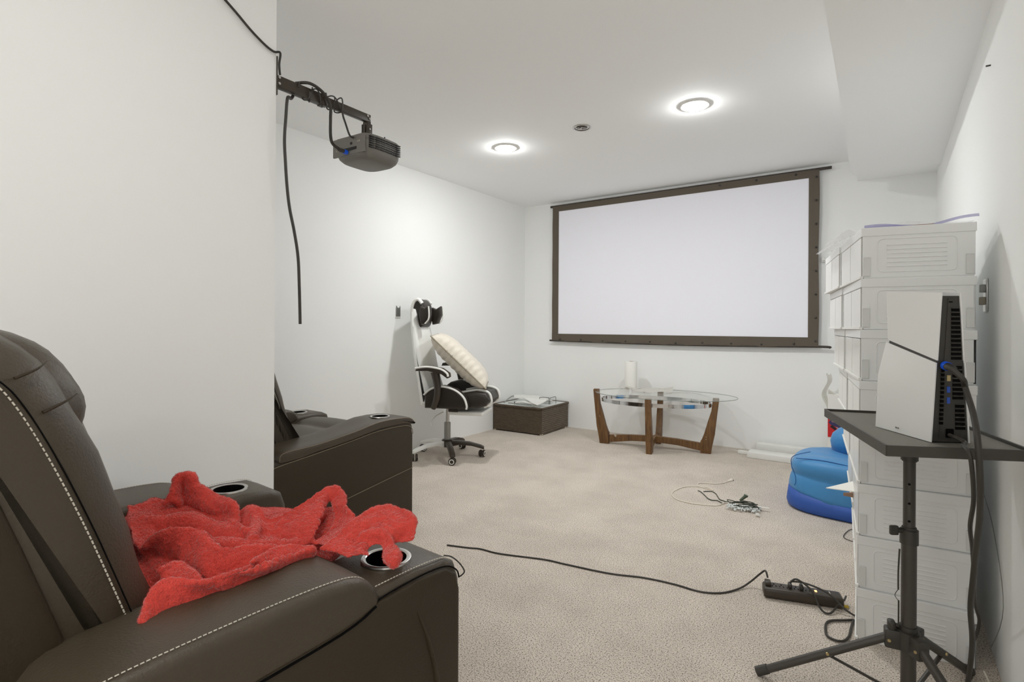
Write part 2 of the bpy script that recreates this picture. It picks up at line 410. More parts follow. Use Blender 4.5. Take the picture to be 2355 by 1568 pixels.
# measured points of cords, in metres
PTS = {'cord_wall': [(-1.94, 0.9767, 2.2401), (-1.94, 1.0394, 2.1995), (-1.94, 1.0971, 2.1594), (-1.94, 1.1524, 2.1298), (-1.94, 1.1881, 2.1202), (-1.94, 1.2029, 2.0976)], 'cord_hang': [(-1.93, 1.257, 1.9964), (-1.93, 1.2402, 1.9559), (-1.93, 1.2332, 1.8765), (-1.93, 1.2282, 1.7894), (-1.93, 1.2325, 1.7052), (-1.93, 1.2407, 1.6043), (-1.93, 1.2526, 1.5207), (-1.93, 1.2723, 1.4375), (-1.93, 1.2905, 1.3353), (-1.93, 1.2972, 1.2133), (-1.93, 1.3021, 1.0643)], 'cord_vga': [(-1.955, 1.3182, 2.0589), (-1.955, 1.3649, 2.0694), (-1.955, 1.4157, 2.0518), (-1.955, 1.4378, 1.9947), (-1.955, 1.4448, 1.9412), (-1.955, 1.4673, 1.8921), (-1.955, 1.5128, 1.8619), (-1.955, 1.5479, 1.8564), (-1.955, 1.5669, 1.852)], 'cord_pow': [(-1.955, 1.4956, 2.0239), (-1.955, 1.5073, 1.9861), (-1.955, 1.5354, 1.9549), (-1.955, 1.5615, 1.934), (-1.955, 1.5832, 1.9289)], 'floor_cord': [(-1.7178, 1.9572, 0.004), (-1.6181, 1.9905, 0.004), (-1.5582, 2.0146, 0.004), (-1.4512, 2.0249, 0.004), (-1.2549, 2.0898, 0.004), (-1.1505, 2.1038, 0.004), (-0.9552, 2.1338, 0.004), (-0.8184, 2.1817, 0.004), (-0.6948, 2.1989, 0.004), (-0.5896, 2.1978, 0.004), (-0.5156, 2.2372, 0.004), (-0.4655, 2.3109, 0.006), (-0.4347, 2.3644, 0.02), (-0.4031, 2.371, 0.035), (-0.3734, 2.357, 0.045), (-0.3557, 2.3252, 0.045)], 'white_cord': [(-0.856, 3.8931, 0.004), (-0.8826, 3.8109, 0.004), (-0.9284, 3.7657, 0.004), (-0.9942, 3.7432, 0.004), (-1.0127, 3.7051, 0.004), (-0.9888, 3.6494, 0.004), (-0.8909, 3.6147, 0.004), (-0.9434, 3.6582, 0.004), (-1.0078, 3.6358, 0.004), (-1.064, 3.5835, 0.004), (-1.0919, 3.4705, 0.004), (-1.0842, 3.3762, 0.004), (-1.0319, 3.2978, 0.004), (-0.9444, 3.2703, 0.004), (-0.848, 3.2909, 0.004), (-0.793, 3.3206, 0.004), (-0.7662, 3.3977, 0.004), (-0.7367, 3.3993, 0.004)], 'green_wire': [(-0.9692, 3.5472, 0.004), (-0.9455, 3.5305, 0.004), (-0.901, 3.4645, 0.004), (-0.874, 3.4211, 0.004), (-0.8433, 3.4023, 0.004), (-0.8151, 3.4124, 0.004), (-0.7772, 3.3801, 0.004), (-0.772, 3.4232, 0.004), (-0.8103, 3.4461, 0.004), (-0.854, 3.5411, 0.004), (-0.8907, 3.581, 0.004), (-0.9342, 3.5497, 0.004)], 'strip_l': (-0.3627, 2.2921, 0.0), 'strip_r': (-0.1066, 2.3782, 0.0), 'strip_loop': [(-0.2619, 2.307, 0.05), (-0.2311, 2.2921, 0.055), (-0.1968, 2.262, 0.05), (-0.1792, 2.2697, 0.02), (-0.1595, 2.2863, 0.006), (-0.1371, 2.3241, 0.006), (-0.1152, 2.3522, 0.02), (-0.0976, 2.3601, 0.03)], 'strip_out': [(-0.2361, 2.3128, 0.055), (-0.189, 2.3022, 0.05), (-0.1344, 2.3228, 0.03), (-0.0948, 2.3614, 0.006), (-0.0764, 2.3448, 0.006), (-0.0711, 2.3056, 0.006)], 'floor_loop': [(-0.075, 2.3028, 0.006), (-0.1046, 2.2785, 0.006), (-0.1406, 2.2496, 0.006), (-0.1544, 2.2157, 0.006), (-0.1516, 2.1577, 0.006), (-0.1416, 2.1264, 0.006), (-0.1156, 2.1168, 0.006), (-0.095, 2.1312, 0.006), (-0.0831, 2.1738, 0.006), (-0.0802, 2.2309, 0.006), (-0.075, 2.3028, 0.006)], 'small_loop': [(-0.1076, 3.3474, 0.004), (-0.1261, 3.3268, 0.004), (-0.1427, 3.2642, 0.004), (-0.149, 3.1964, 0.004), (-0.1288, 3.1632, 0.004), (-0.0991, 3.1511, 0.004)], 'chair_loop': [(-0.8168, 0.919, 0.538), (-0.8021, 0.9291, 0.5352), (-0.7874, 0.9392, 0.5214), (-0.7783, 0.9454, 0.5056), (-0.7791, 0.9449, 0.4977), (-0.7872, 0.9393, 0.4897)], 'video_lead': [(0.1266, 1.6644, 0.9656), (0.1338, 1.633, 0.9658), (0.1468, 1.6177, 0.9552), (0.1624, 1.6162, 0.924), (0.1719, 1.5742, 0.8721), (0.1742, 1.5273, 0.8219), (0.1793, 1.5308, 0.7373), (0.1851, 1.5833, 0.6386), (0.1865, 1.6449, 0.55), (0.1882, 1.7068, 0.4557), (0.1904, 1.769, 0.3558), (0.2046, 1.8636, 0.2272), (0.2093, 1.9883, 0.06), (0.2006, 2.0126, 0.0009)], 'power_lead': [(0.1291, 1.6662, 0.8032), (0.1392, 1.6124, 0.8051), (0.1538, 1.5618, 0.7999), (0.1602, 1.5298, 0.7913), (0.1658, 1.5337, 0.7581), (0.1737, 1.5754, 0.6774), (0.1731, 1.6236, 0.6043), (0.1861, 1.7053, 0.5295), (0.2075, 1.8656, 0.4), (0.2314, 2.052, 0.259), (0.2472, 2.1114, 0.1931), (0.2436, 2.121, 0.1485), (0.2341, 2.1145, 0.1158), (0.2281, 2.1104, 0.0113)], 'panels': [([(-1.2726, 0.5303, 0.6732), (-1.2777, 0.5481, 0.6933), (-1.2972, 0.5632, 0.7153), (-1.2909, 0.5793, 0.7213), (-1.2782, 0.5904, 0.7183), (-1.2661, 0.5931, 0.6983), (-1.2408, 0.6044, 0.6883), (-1.2078, 0.6177, 0.6783), (-1.1682, 0.6195, 0.6733), (-1.1482, 0.6203, 0.6583), (-1.1344, 0.6149, 0.6382)], [(-1.2711, 0.5592, 0.6633), (-1.3005, 0.5767, 0.6733), (-1.2976, 0.5806, 0.6933), (-1.2983, 0.5866, 0.6953), (-1.2898, 0.5857, 0.6883), (-1.2759, 0.58, 0.6633), (-1.2479, 0.5886, 0.6583), (-1.2056, 0.5971, 0.6533), (-1.1793, 0.6058, 0.6453), (-1.171, 0.6138, 0.6383), (-1.1666, 0.6174, 0.6283)]), ([(-1.3087, 0.4779, 0.6732), (-1.3209, 0.5233, 0.6668), (-1.301, 0.5652, 0.6604), (-1.258, 0.5934, 0.654), (-1.2027, 0.6054, 0.6476), (-1.1458, 0.6054, 0.6411), (-1.0891, 0.6038, 0.6346), (-1.0421, 0.6061, 0.6282)], [(-1.1931, 0.4436, 0.6371), (-1.167, 0.4569, 0.6322), (-1.2037, 0.4936, 0.6274), (-1.222, 0.5312, 0.6226), (-1.2111, 0.5669, 0.6178), (-1.1766, 0.5761, 0.6129), (-1.1312, 0.5791, 0.6081), (-1.0935, 0.5921, 0.6032)]), ([(-1.3098, 0.477, 0.6732), (-1.2511, 0.459, 0.6598), (-1.179, 0.4384, 0.6464), (-1.1408, 0.441, 0.6331)], [(-1.3047, 0.5082, 0.6632), (-1.2545, 0.4846, 0.6515), (-1.1828, 0.463, 0.6398), (-1.1482, 0.4631, 0.6281)]), ([(-1.1291, 0.4365, 0.6451), (-1.1188, 0.4588, 0.6631), (-1.1018, 0.479, 0.6691), (-1.0789, 0.505, 0.6691), (-1.0567, 0.5173, 0.6611), (-1.0339, 0.5174, 0.6491), (-1.0084, 0.5289, 0.6411), (-0.9948, 0.5606, 0.6371), (-0.9598, 0.5996, 0.6271)], [(-1.1875, 0.465, 0.6091), (-1.1347, 0.4617, 0.6081), (-1.0953, 0.4686, 0.6071), (-1.055, 0.4803, 0.6061), (-0.9951, 0.4818, 0.605), (-0.9798, 0.5101, 0.6041), (-0.9659, 0.5446, 0.6031), (-0.961, 0.5773, 0.6021), (-0.9623, 0.6156, 0.6012)]), ([(-1.162, 0.6289, 0.6283), (-1.1693, 0.648, 0.6453), (-1.1504, 0.6581, 0.6533), (-1.1189, 0.6608, 0.6513), (-1.1032, 0.662, 0.6383), (-1.0843, 0.6822, 0.6413), (-1.0637, 0.7239, 0.6613), (-1.0677, 0.7676, 0.6734), (-1.0651, 0.7915, 0.6784)], [(-1.1269, 0.5768, 0.6112), (-1.114, 0.6032, 0.6032), (-1.0793, 0.6082, 0.6012), (-1.0491, 0.6299, 0.5992), (-1.0305, 0.6488, 0.5992), (-0.9943, 0.6667, 0.6032), (-0.9751, 0.6774, 0.6112), (-0.9873, 0.7048, 0.6283), (-1.0223, 0.7458, 0.6483)]), ([(-1.1556, 0.6507, 0.6483), (-1.1273, 0.6476, 0.6399), (-1.0877, 0.6225, 0.6316), (-1.0542, 0.5987, 0.6232)], [(-1.1278, 0.6634, 0.6453), (-1.1004, 0.6459, 0.6363), (-1.0672, 0.6206, 0.6272), (-1.0441, 0.6001, 0.6182)]), ([(-1.0651, 0.7915, 0.6784), (-1.048, 0.8038, 0.6784), (-1.0154, 0.8001, 0.6684), (-0.9858, 0.7794, 0.6553), (-0.948, 0.7708, 0.6413), (-0.9243, 0.7458, 0.6333), (-0.9097, 0.7084, 0.6232), (-0.9116, 0.6826, 0.6152)], [(-1.0297, 0.7512, 0.6453), (-1.0471, 0.7759, 0.6584), (-1.0438, 0.7882, 0.6584), (-1.0251, 0.7822, 0.6454), (-1.0063, 0.774, 0.6283), (-0.9892, 0.7521, 0.6183), (-0.9772, 0.72, 0.6113), (-0.9684, 0.6861, 0.6052)]), ([(-1.0709, 0.7825, 0.6284), (-1.0525, 0.7875, 0.6201), (-1.0275, 0.7629, 0.6118), (-1.0169, 0.7318, 0.6035), (-1.0078, 0.7028, 0.5953)], [(-1.0759, 0.8176, 0.6284), (-1.0212, 0.7918, 0.6201), (-0.9925, 0.7547, 0.6118), (-0.9834, 0.7247, 0.6035), (-0.9756, 0.6967, 0.5952)]), ([(-0.9072, 0.6634, 0.6182), (-0.9089, 0.7077, 0.6352), (-0.9088, 0.7478, 0.6513), (-0.8984, 0.7877, 0.6613), (-0.8748, 0.8113, 0.6653), (-0.8347, 0.8193, 0.6613), (-0.8053, 0.8134, 0.6513), (-0.7854, 0.7954, 0.6352), (-0.7834, 0.782, 0.6252), (-0.8047, 0.7651, 0.6212)], [(-0.847, 0.6757, 0.6131), (-0.86, 0.708, 0.6212), (-0.8659, 0.7416, 0.6332), (-0.8555, 0.7625, 0.6402), (-0.8365, 0.7667, 0.6412), (-0.8202, 0.7672, 0.6372), (-0.8118, 0.7717, 0.6312), (-0.8104, 0.7799, 0.6252), (-0.8057, 0.7723, 0.6232), (-0.8082, 0.7653, 0.6212)]), ([(-0.8452, 0.677, 0.6131), (-0.8637, 0.7138, 0.6252), (-0.8559, 0.7419, 0.6372), (-0.8252, 0.7535, 0.6372), (-0.7937, 0.7438, 0.6272), (-0.7636, 0.7262, 0.6162), (-0.7555, 0.7117, 0.6091)], [(-0.819, 0.7018, 0.6132), (-0.8356, 0.7171, 0.6172), (-0.835, 0.7298, 0.6212), (-0.8229, 0.7384, 0.6212), (-0.8038, 0.7295, 0.6162), (-0.7811, 0.7165, 0.6122), (-0.7576, 0.7102, 0.6091)]), ([(-0.9094, 0.3476, 0.6129), (-0.9349, 0.3656, 0.6299), (-0.9413, 0.3864, 0.6469), (-0.9384, 0.4016, 0.6519), (-0.9169, 0.4158, 0.6479), (-0.9025, 0.4334, 0.6439), (-0.8967, 0.4668, 0.642), (-0.8877, 0.5166, 0.638), (-0.9007, 0.5807, 0.6331), (-0.9107, 0.6403, 0.6251)], [(-0.9106, 0.3532, 0.6079), (-0.9213, 0.3881, 0.6085), (-0.9174, 0.4129, 0.609), (-0.9111, 0.4307, 0.6096), (-0.9114, 0.4559, 0.6102), (-0.8986, 0.487, 0.6108), (-0.9058, 0.5273, 0.6114), (-0.907, 0.5804, 0.612), (-0.9102, 0.6202, 0.6126), (-0.9147, 0.6492, 0.6132)]), ([(-1.0102, 0.4146, 0.641), (-1.0184, 0.443, 0.637), (-0.9977, 0.4524, 0.633), (-0.9489, 0.452, 0.629)], [(-1.0039, 0.4156, 0.625), (-0.986, 0.422, 0.6243), (-0.9686, 0.4321, 0.6236), (-0.9449, 0.4428, 0.623)]), ([(-0.9218, 0.528, 0.637), (-0.9437, 0.5803, 0.6341), (-0.9358, 0.6177, 0.6311), (-0.8991, 0.6346, 0.6281)], [(-0.9217, 0.5364, 0.6211), (-0.9161, 0.577, 0.6201), (-0.9083, 0.6189, 0.6191), (-0.906, 0.641, 0.6181)])], 'blanket': [[(-1.273, 0.4812, 0.6432, 0.0308), (-1.2032, 0.468, 0.6231, 0.0294), (-1.1282, 0.4573, 0.6031, 0.0247), (-1.0593, 0.4472, 0.593, 0.0204)], [(-1.2377, 0.4931, 0.6382, 0.0305), (-1.2075, 0.547, 0.6282, 0.0331), (-1.1466, 0.5797, 0.6132, 0.0311), (-1.0933, 0.6063, 0.6032, 0.0272)], [(-1.1471, 0.5117, 0.6132, 0.0295), (-1.0751, 0.5608, 0.6052, 0.0261), (-1.0316, 0.6083, 0.6012, 0.0229), (-0.9987, 0.6648, 0.5952, 0.0199)], [(-1.1261, 0.6536, 0.6133, 0.0191), (-1.0808, 0.6873, 0.6033, 0.0229), (-1.0643, 0.73, 0.6033, 0.0254), (-1.067, 0.7774, 0.6084, 0.0242)], [(-0.9538, 0.3776, 0.6079, 0.0083), (-0.9673, 0.4184, 0.608, 0.0145), (-0.9587, 0.4703, 0.608, 0.0151), (-0.9527, 0.5287, 0.6081, 0.0134), (-0.9443, 0.5918, 0.6081, 0.0116), (-0.9349, 0.6514, 0.6082, 0.0078)], [(-0.8639, 0.7309, 0.6282, 0.0142), (-0.8434, 0.7472, 0.6312, 0.0151), (-0.8228, 0.753, 0.6252, 0.0141), (-0.7982, 0.7443, 0.6182, 0.0104), (-0.7703, 0.7252, 0.6112, 0.005)], [(-1.329, 0.5249, 0.6633, 0.0087), (-1.3328, 0.5324, 0.6683, 0.0068), (-1.3223, 0.5369, 0.6633, 0.0077)], [(-0.9472, 0.7225, 0.6083, 0.0147), (-0.9193, 0.7682, 0.6233, 0.0187), (-0.88, 0.794, 0.6333, 0.0187), (-0.8374, 0.8102, 0.6283, 0.0185), (-0.8204, 0.8, 0.6233, 0.0128)]]}


CE = 2.387
YB = 5.02     # back wall
XL = -3.28    # left wall
def xr(y): return .285 + .0099 * y     # right wall, a hair off square
XN, YN = -1.957, 1.205                  # corner of the near wall block

# ------------------------------------------------------------------ room shell
bm = B(); box(bm, XL - .1, 3.2, -4.2, YB + .1, -.1, 0); struct('floor', bm, 'carpet')
bm = B(); box(bm, XL - .1, 3.2, -4.2, YB + .1, CE, CE + .12)
ceiling = bm
holes = [(-1.645, 3.20)]
CEo = struct('ceiling', bm, 'ceil')
bm = B(); box(bm, XL - .1, xr(YB) + .1, YB, YB + .1, 0, CE); struct('wall_back', bm, 'wall')
bm = B(); box(bm, XL - .1, XL, YN, YB, 0, CE); struct('wall_left', bm, 'wall')
bm = B(); box(bm, XL - .1, XN, -4.2, YN, 0, CE); struct('wall_near_left', bm, 'wall')
bm = B(); prism(bm, [(xr(-.9), -.9), (xr(YB), YB), (xr(YB) + .12, YB), (xr(-.9) + .12, -.9)], 0, CE); struct('wall_right', bm, 'wall')
bm = B(); box(bm, xr(-.9) + .12, 3.2, -.9, -.8, 0, CE); box(bm, 3.1, 3.2, -4.2, -.9, 0, CE); struct('wall_rear_right', bm, 'wall')
# soffit along the right wall, stepped up before the back wall
bm = B(); prism(bm, [(-.163, -.9), (-.165, 2.6), (-.17, 3.6), (-.180, 4.30), (-.172, 4.62), (xr(4.62) + .01, 4.62), (xr(-.9) + .01, -.9)], 2.172, CE)
struct('trim_1', bm, 'ceil')
bm = B(); prism(bm, [(-.150, 4.62), (-.155, YB), (xr(YB), YB), (xr(4.6), 4.62)], 2.222, CE)
struct('trim_2', bm, 'ceil')

# ------------------------------------------------------------------ recessed lamps
def lamp(x, y, label, m='lens'):
    t = thing('recessed_ceiling_light', label, 'ceiling light', (x, y, CE), group='recessed ceiling lights')
    bm = B(); lathe(bm, [(.072, .0), (.086, -.0), (.088, -.004), (.080, -.008), (.070, -.006), (.070, .0)], seg=40); link('trim_ring', bm, 'white', t, smooth=True)
    bm = B(); lathe(bm, [(.0701, -.003), (.066, -.010), (.054, -.017), (.032, -.022), (.001, -.024)], seg=40); link('lamp_lens', bm, m, t, smooth=True)
    return t
lamp(-2.30, 3.25, 'lit round ceiling light nearest the corner, left of the projector screen')
lamp(-.92, 3.25, 'lit round ceiling light above the right part of the room, near the soffit')
lamp(-.95, .42, 'lit round ceiling light over the near recliner', 'lensmid')
lamp(-.15, -1.05, 'added round fill light just behind the camera', 'lensfill')  # unseen lamp added to brighten the bins, console and right wall
lamp(.6, -2.6, 'added round fill light in the room behind')  # out of view, added for general fill
lamp(-.9, -2.6, 'added round fill light further left in the room behind')  # second out-of-view lamp added for general fill
t = thing('empty_light_can', 'empty dark round hole of a ceiling fixture between the two lit lights', 'ceiling fixture', (-1.645, 3.20, CE))
bm = B(); lathe(bm, [(.050, .0), (.061, -.0), (.062, -.003), (.056, -.006), (.050, -.004)], seg=36); link('trim_ring', bm, 'steel', t, smooth=True)
bm = B(); lathe(bm, [(.0505, -.0025), (.047, .001), (.030, -.001), (.001, -.0012)], seg=36); link('can_interior', bm, 'brownplastic', t)
bm = B(); tube(bm, [(-.03, 0, -.003), (-.012, .012, -.004), (.0, -.008, -.004), (.02, .01, -.003)], .004); tube(bm, [(-.04, -.01, -.003), (-.02, -.02, -.004), (-.01, .0, -.003)], .003); link('wires', bm, 'steel', t, smooth=True)

# ------------------------------------------------------------------ projector screen
sx0, sx1, sz0, sz1 = -2.894, -.412, .909, 2.343
t = thing('projector_screen', 'large white projection screen with dark brown border on the back wall', 'projector screen', (0, YB - .055, 0))
ix0, ix1, iz0, iz1 = -2.819, -.487, .985, 2.283
bm = B(); box(bm, ix0 - .01, ix1 + .01, .004, .006, iz0 - .01, iz1 + .01); link('screen_surface', bm, 'screen', t)
def sag(x): return -.010 * math.sin(math.pi * (x - sx0) / (sx1 - sx0)) + .004 * math.sin(9 * x)
bm = B()
slabgrid(bm, lambda u, v: Vector((sx0 + (sx1 - sx0) * u, -.001 + .004 * math.sin(u * 50) * (1 - v), sz0 + (iz0 - sz0) * v + sag(sx0 + (sx1 - sx0) * u) * (1 - v))), 60, 3)
slabgrid(bm, lambda u, v: Vector((sx0 + (sx1 - sx0) * u, .001, iz1 + (sz1 - iz1) * v + .003 * math.sin(u * 17) * v)), 40, 2)
slabgrid(bm, lambda u, v: Vector((sx0 + (ix0 - sx0) * u, .000 + .002 * math.sin(v * 20) * (1 - u), iz0 + (iz1 - iz0) * v)), 3, 30)
slabgrid(bm, lambda u, v: Vector((ix1 + (sx1 - ix1) * u + .003 * math.sin(v * 9) * u, .000 + .003 * math.sin(v * 22) * u, iz0 + (iz1 - iz0) * v)), 3, 30)
link('border', bm, 'fabric_frame', t, smooth=True)
bm = B(); tube(bm, [(sx0 - .03, .012, sz1 - .002), (sx1 + .085, .012, sz1 + .004)], .012, smooth=False, seg=10); link('rod', bm, 'brownplastic', t, smooth=True)
bm = B(); tube(bm, [(sx0 - .03, .008, sz0 + .004), (sx0 + .6, .008, sz0 - .004), (-1.5, .008, sz0 - .010), (-.8, .008, sz0 - .004), (sx1 + .03, .01, sz0 + .002), (sx1 + .085, .012, sz0 - .006)], .010, seg=10); link('rod', bm, 'brownplastic', t, smooth=True)
stud0 = None
def stud(x, z):
    global stud0
    if stud0 is None:
        bm = B(); lathe(bm, [(.009, 0), (.0085, -.004), (.005, -.007), (.0005, -.008)], seg=12)
        for v in bm.verts: v.co = Vector((v.co.x, v.co.z, v.co.y))
        stud0 = link('stud', bm, 'blackplastic', t, (x, -.002, z), True); o = stud0
    else:
        o = stud0.copy(); COL.objects.link(o); o.location = (x, -.002, z)
for k in range(8): stud(sx1 - .020, .955 + k * .19)
for k in range(10): stud(sx0 + .10 + k * .245, sz0 + .020 + sag(sx0 + .1 + k * .245))
for k in range(3): stud(sx1 - .17 - k * .3, sz1 - .02)

bm = B(); box(bm, -.012, .012, -.02, .0, -.02, .02, .003); tube(bm, [(0, -.015, -.01), (.012, -.03, -.005), (.022, -.02, -.02)], .004)
tag(link('wall_hook', bm, 'white', None, (-.385, YB, 1.615), True), 'tiny white plastic hook on the wall right of the screen', 'hook')

# ------------------------------------------------------------------ recliners
def bake(o):
    dg = bpy.context.evaluated_depsgraph_get()
    me = bpy.data.meshes.new_from_object(o.evaluated_get(dg)); o.modifiers.clear(); o.data = me

def bore(o, c, r, depth):
    """cut a round well into o (local coordinates)"""
    bm = B(); cyl(bm, c, r, depth, seg=40)
    me = bpy.data.meshes.new('cut'); bm.to_mesh(me); bm.free()
    k = bpy.data.objects.new('cut', me); COL.objects.link(k); k.parent = o.parent
    md = o.modifiers.new('b', 'BOOLEAN'); md.object = k; md.operation = 'DIFFERENCE'; md.solver = 'EXACT'
    bpy.context.view_layer.update(); bake(o); bpy.data.objects.remove(k)

def recliner(name, label, loc, rz, smooth_arm=False, left_dz=0, cat='recliner', bdy=0, rear=-.42):
    t = thing(name, label, cat, loc, rz)
    # base box and seat
    bm = B(); rprism(bm, [(.43, .05), (.44, .27), (-.34, .27), (-.36, .05)], -.27, .27, .01, smooth=1); link('base', bm, 'leather_dark', t, smooth=True)
    bm = B(); rprism(bm, [(-.08, .27), (.40, .27), (.465, .30), (.485, .38), (.46, .47), (.38, .51), (.29, .505), (.24, .485), (.17, .495), (.05, .48), (-.08, .45)], -.283, .283, .05, bulge=.014, nx=7); link('seat_cushion', bm, 'leather', t, smooth=True, angle=80)
    bm = B(); rprism(bm, [(.49, .08), (.50, .30), (.485, .335), (.45, .30), (.44, .08)], -.26, .26, .02, smooth=2); link('footrest', bm, 'leather', t, smooth=True, angle=80)
    # backrest: shell, front cushion, head pillow
    z = -.028
    bm = B(); rprism(bm, [(-.06, .30), (-.10, .50 + z), (-.140, .649 + z), (-.222, .90 + z), (-.262, .99 + z), (-.31, 1.02 + z), (-.36 if bdy else -.40, .98 + z), (-.40, .80), (-.38, .30)], -.298, .298, .012, smooth=2); shell = link('back_shell', bm, 'leather_dark', t, smooth=True, angle=50)
    bm = B(); rprism(bm, [(-.12, .36), (.03, .36), (.03, .45), (-.005, .56), (-.035, .68 + z), (-.064, .785 + z), (-.112, .926 + z), (-.150, 1.0 + z), (-.205, 1.052 + z), (-.27, 1.068 + z), (-.325, 1.03 + z), (-.35, .96 + z), (-.33, .80), (-.26, .55), (-.20, .36)], -.288, .288, .062, n=6, bulge=.03, nx=9, wob=.012); link('back_cushion', bm, 'leather', t, smooth=True, angle=80)
    bm = B(); rprism(bm, [(-.13, .86), (-.10, .91), (-.105, .955), (-.135, 1.005), (-.19, 1.035), (-.26, 1.04), (-.32, 1.01), (-.33, .95), (-.24, .87)], -.262, .235, .075, n=6, bulge=.018, nx=7, wob=.012, wseed=5); link('head_pillow', bm, 'leather', t, smooth=True, angle=80)
    bm = B()
    path = [(.2865, -.045, .56), (.287, -.078, .66), (.287, -.112, .76), (.2868, -.150, .86), (.2865, -.188, .945), (.285, -.215, .985), (.282, -.25, 1.010), (.275, -.29, 1.02)]
    dashes(bm, path, .0012, .0055, .0028)
    link('stitching', bm, 'thread', t)
    bm = B(); dashes(bm, [(-x, y, zz) for x, y, zz in path], .0012, .0055, .0028)
    link('stitching', bm, 'thread', t)
    bm = B()
    tube(bm, [(.2860, y + .009, zz - .002) for x, y, zz in path], .0012, seg=5); link('seam', bm, 'hollow', t)
    bm = B()
    tube(bm, [(.283, -.190, .985), (.268, -.165, .995), (.25, -.150, 1.005)], [.0025, .0018, .0005], seg=6)
    link('tuck', bm, 'leather_dark', t, smooth=True); bm = B()
    tube(bm, [(.283, -.160, .935), (.27, -.135, .945), (.252, -.115, .955)], [.0025, .0018, .0005], seg=6)
    link('tuck', bm, 'leather_dark', t, smooth=True)
    if bdy:
        for o in t.children:
            if o.name.split('.')[0] in ('back_shell', 'back_cushion', 'head_pillow', 'stitching', 'seam', 'tuck'):
                for v in o.data.vertices:
                    if v.co.z > .44: v.co.y += bdy + .25 * bdy * (v.co.z - .44)
                    v.co.y = max(v.co.y, -.385)
    # arms
    for s in (1, -1):
        dz = left_dz if s < 0 else 0
        xi, xo = .272, .460
        def X(a, b): return (min(s * a, s * b), max(s * a, s * b))
        top = .572 + dz
        if smooth_arm and s > 0:
            prof = [(-.34, .03), (-.34, .475), (-.27, .49), (-.10, .505), (.10, .535), (.25, .562), (.40, .565), (.475, .555), (.497, .52), (.5, .03)]
        else:
            prof = [(-.36, .03), (-.36, top - .15), (-.25, top - .095), (-.18, top - .06), (0, top - .045), (.2, top - .03), (.27, top - .0), (.38, top + .004), (.455, top - .000), (.488, top - .016), (.502, top - .055), (.5, .03)]
        bm = B(); rprism(bm, prof, *X(xi, xo), .022, smooth=1, nx=2); arm = link('armrest', bm, 'leather', t, smooth=True, angle=50)
        # outer side panel
        if smooth_arm and s > 0:
            pp = [(-.325, .045), (-.325, .445), (-.30, .462), (-.10, .485), (.10, .510), (.25, .530), (.42, .532), (.475, .515), (.485, .48), (.487, .045)]
        else:
            pp = [(-.345, .045), (-.345, top - .16), (-.24, top - .10), (-.18, top - .070), (0, top - .052), (.2, top - .036), (.28, top - .018), (.38, top - .010), (.45, top - .015), (.478, top - .034), (.488, top - .07), (.489, .045)]
        bm = B(); prism(bm, pp, *X(.452, .468), .006, 2, 'yz'); pan = link('side_panel', bm, 'leather_dark', t, smooth=True, angle=50)
        if smooth_arm:
            bm = B(); tube(bm, [(s * .4695, y, zz) for y, zz in [(-.20, .20), (.13, .25), (.486, .30)]], .0016, seg=5)
            tube(bm, [(s * .4675, y, zz) for y, zz in pp[1:-1]], .0018, seg=6, n=3); link('piping', bm, 'tthread', pan)
        else:
            bm = B(); tube(bm, [(s * .4685, y, zz) for y, zz in [(.37, .50), (.40, .43), (.425, .33), (.43, .2), (.43, .06)]], [.001, .004, .005, .005, .004], seg=8); link('crease', bm, 'leather_dark', pan, smooth=True)
        if smooth_arm and s > 0:
            lid = [(-.29, .478), (-.285, .505), (-.25, .520), (-.10, .528), (.10, .552), (.25, .577), (.40, .578), (.47, .568), (.499, .545), (.502, .53), (.42, .538), (.25, .536), (.10, .513), (-.10, .487), (-.25, .468)]
            bm = B(); rprism(bm, lid, *X(xi - .004, xo + .010), .012, smooth=2, nx=3, wob=.006); pd = link('arm_pad', bm, 'leather', t, smooth=True, angle=60)
            bm = B(); tube(bm, [(s * (xo + .0105), y, zz) for y, zz in [(-.285, .485), (-.28, .508), (-.245, .519), (-.10, .525), (.10, .549), (.25, .574), (.40, .575), (.465, .566), (.492, .545)]], .0014, seg=5, n=4); link('piping', bm, 'tthread', pd)
            cz = .582
        else:
            lid = [(-.180, top - .055), (-.192, top - .015), (-.175, top + .020), (-.12, top + .036), (.05, top + .043), (.18, top + .043), (.245, top + .034), (.276, top + .006), (.279, top - .028), (.20, top - .048), (0, top - .062), (-.14, top - .076)]
            bm = B(); rprism(bm, lid, *X(xi - .004, xo + .008), .016, n=5, smooth=2, nx=3, bulge=.003); pd = link('arm_pad', bm, 'leather', t, smooth=True, angle=60)
            bm = B()
            for xx in (xo - .012,):
                dashes(bm, [(s * xx, -.188, top - .005), (s * xx, -.172, top + .0235), (s * xx, -.12, top + .0385), (s * xx, .05, top + .0458), (s * xx, .18, top + .0455), (s * xx, .242, top + .0365), (s * xx, .272, top + .012)], .0010, .0045, .0025)
            link('stitching', bm, 'thread', pd)
            bm = B(); dashes(bm, [(s * (xo - .013), .285, top + .003), (s * (xo - .013), .38, top + .0055), (s * (xo - .013), .45, top + .0015), (s * (xo - .012), .480, top - .011)], .0010, .0045, .0025)
            dashes(bm, [(s * .4655, y, top - .040 - .0) for y in (.06, .12, .19)], .0006, .003, .003)
            link('stitching', bm, 'thread', arm)
            bm = B(); tube(bm, [(s * (xo + .0088), -.14, top - .070), (s * (xo + .0088), 0, top - .056), (s * (xo + .0088), .2, top - .041), (s * (xo + .0085), .272, top - .022)], .0022, seg=6, n=4)
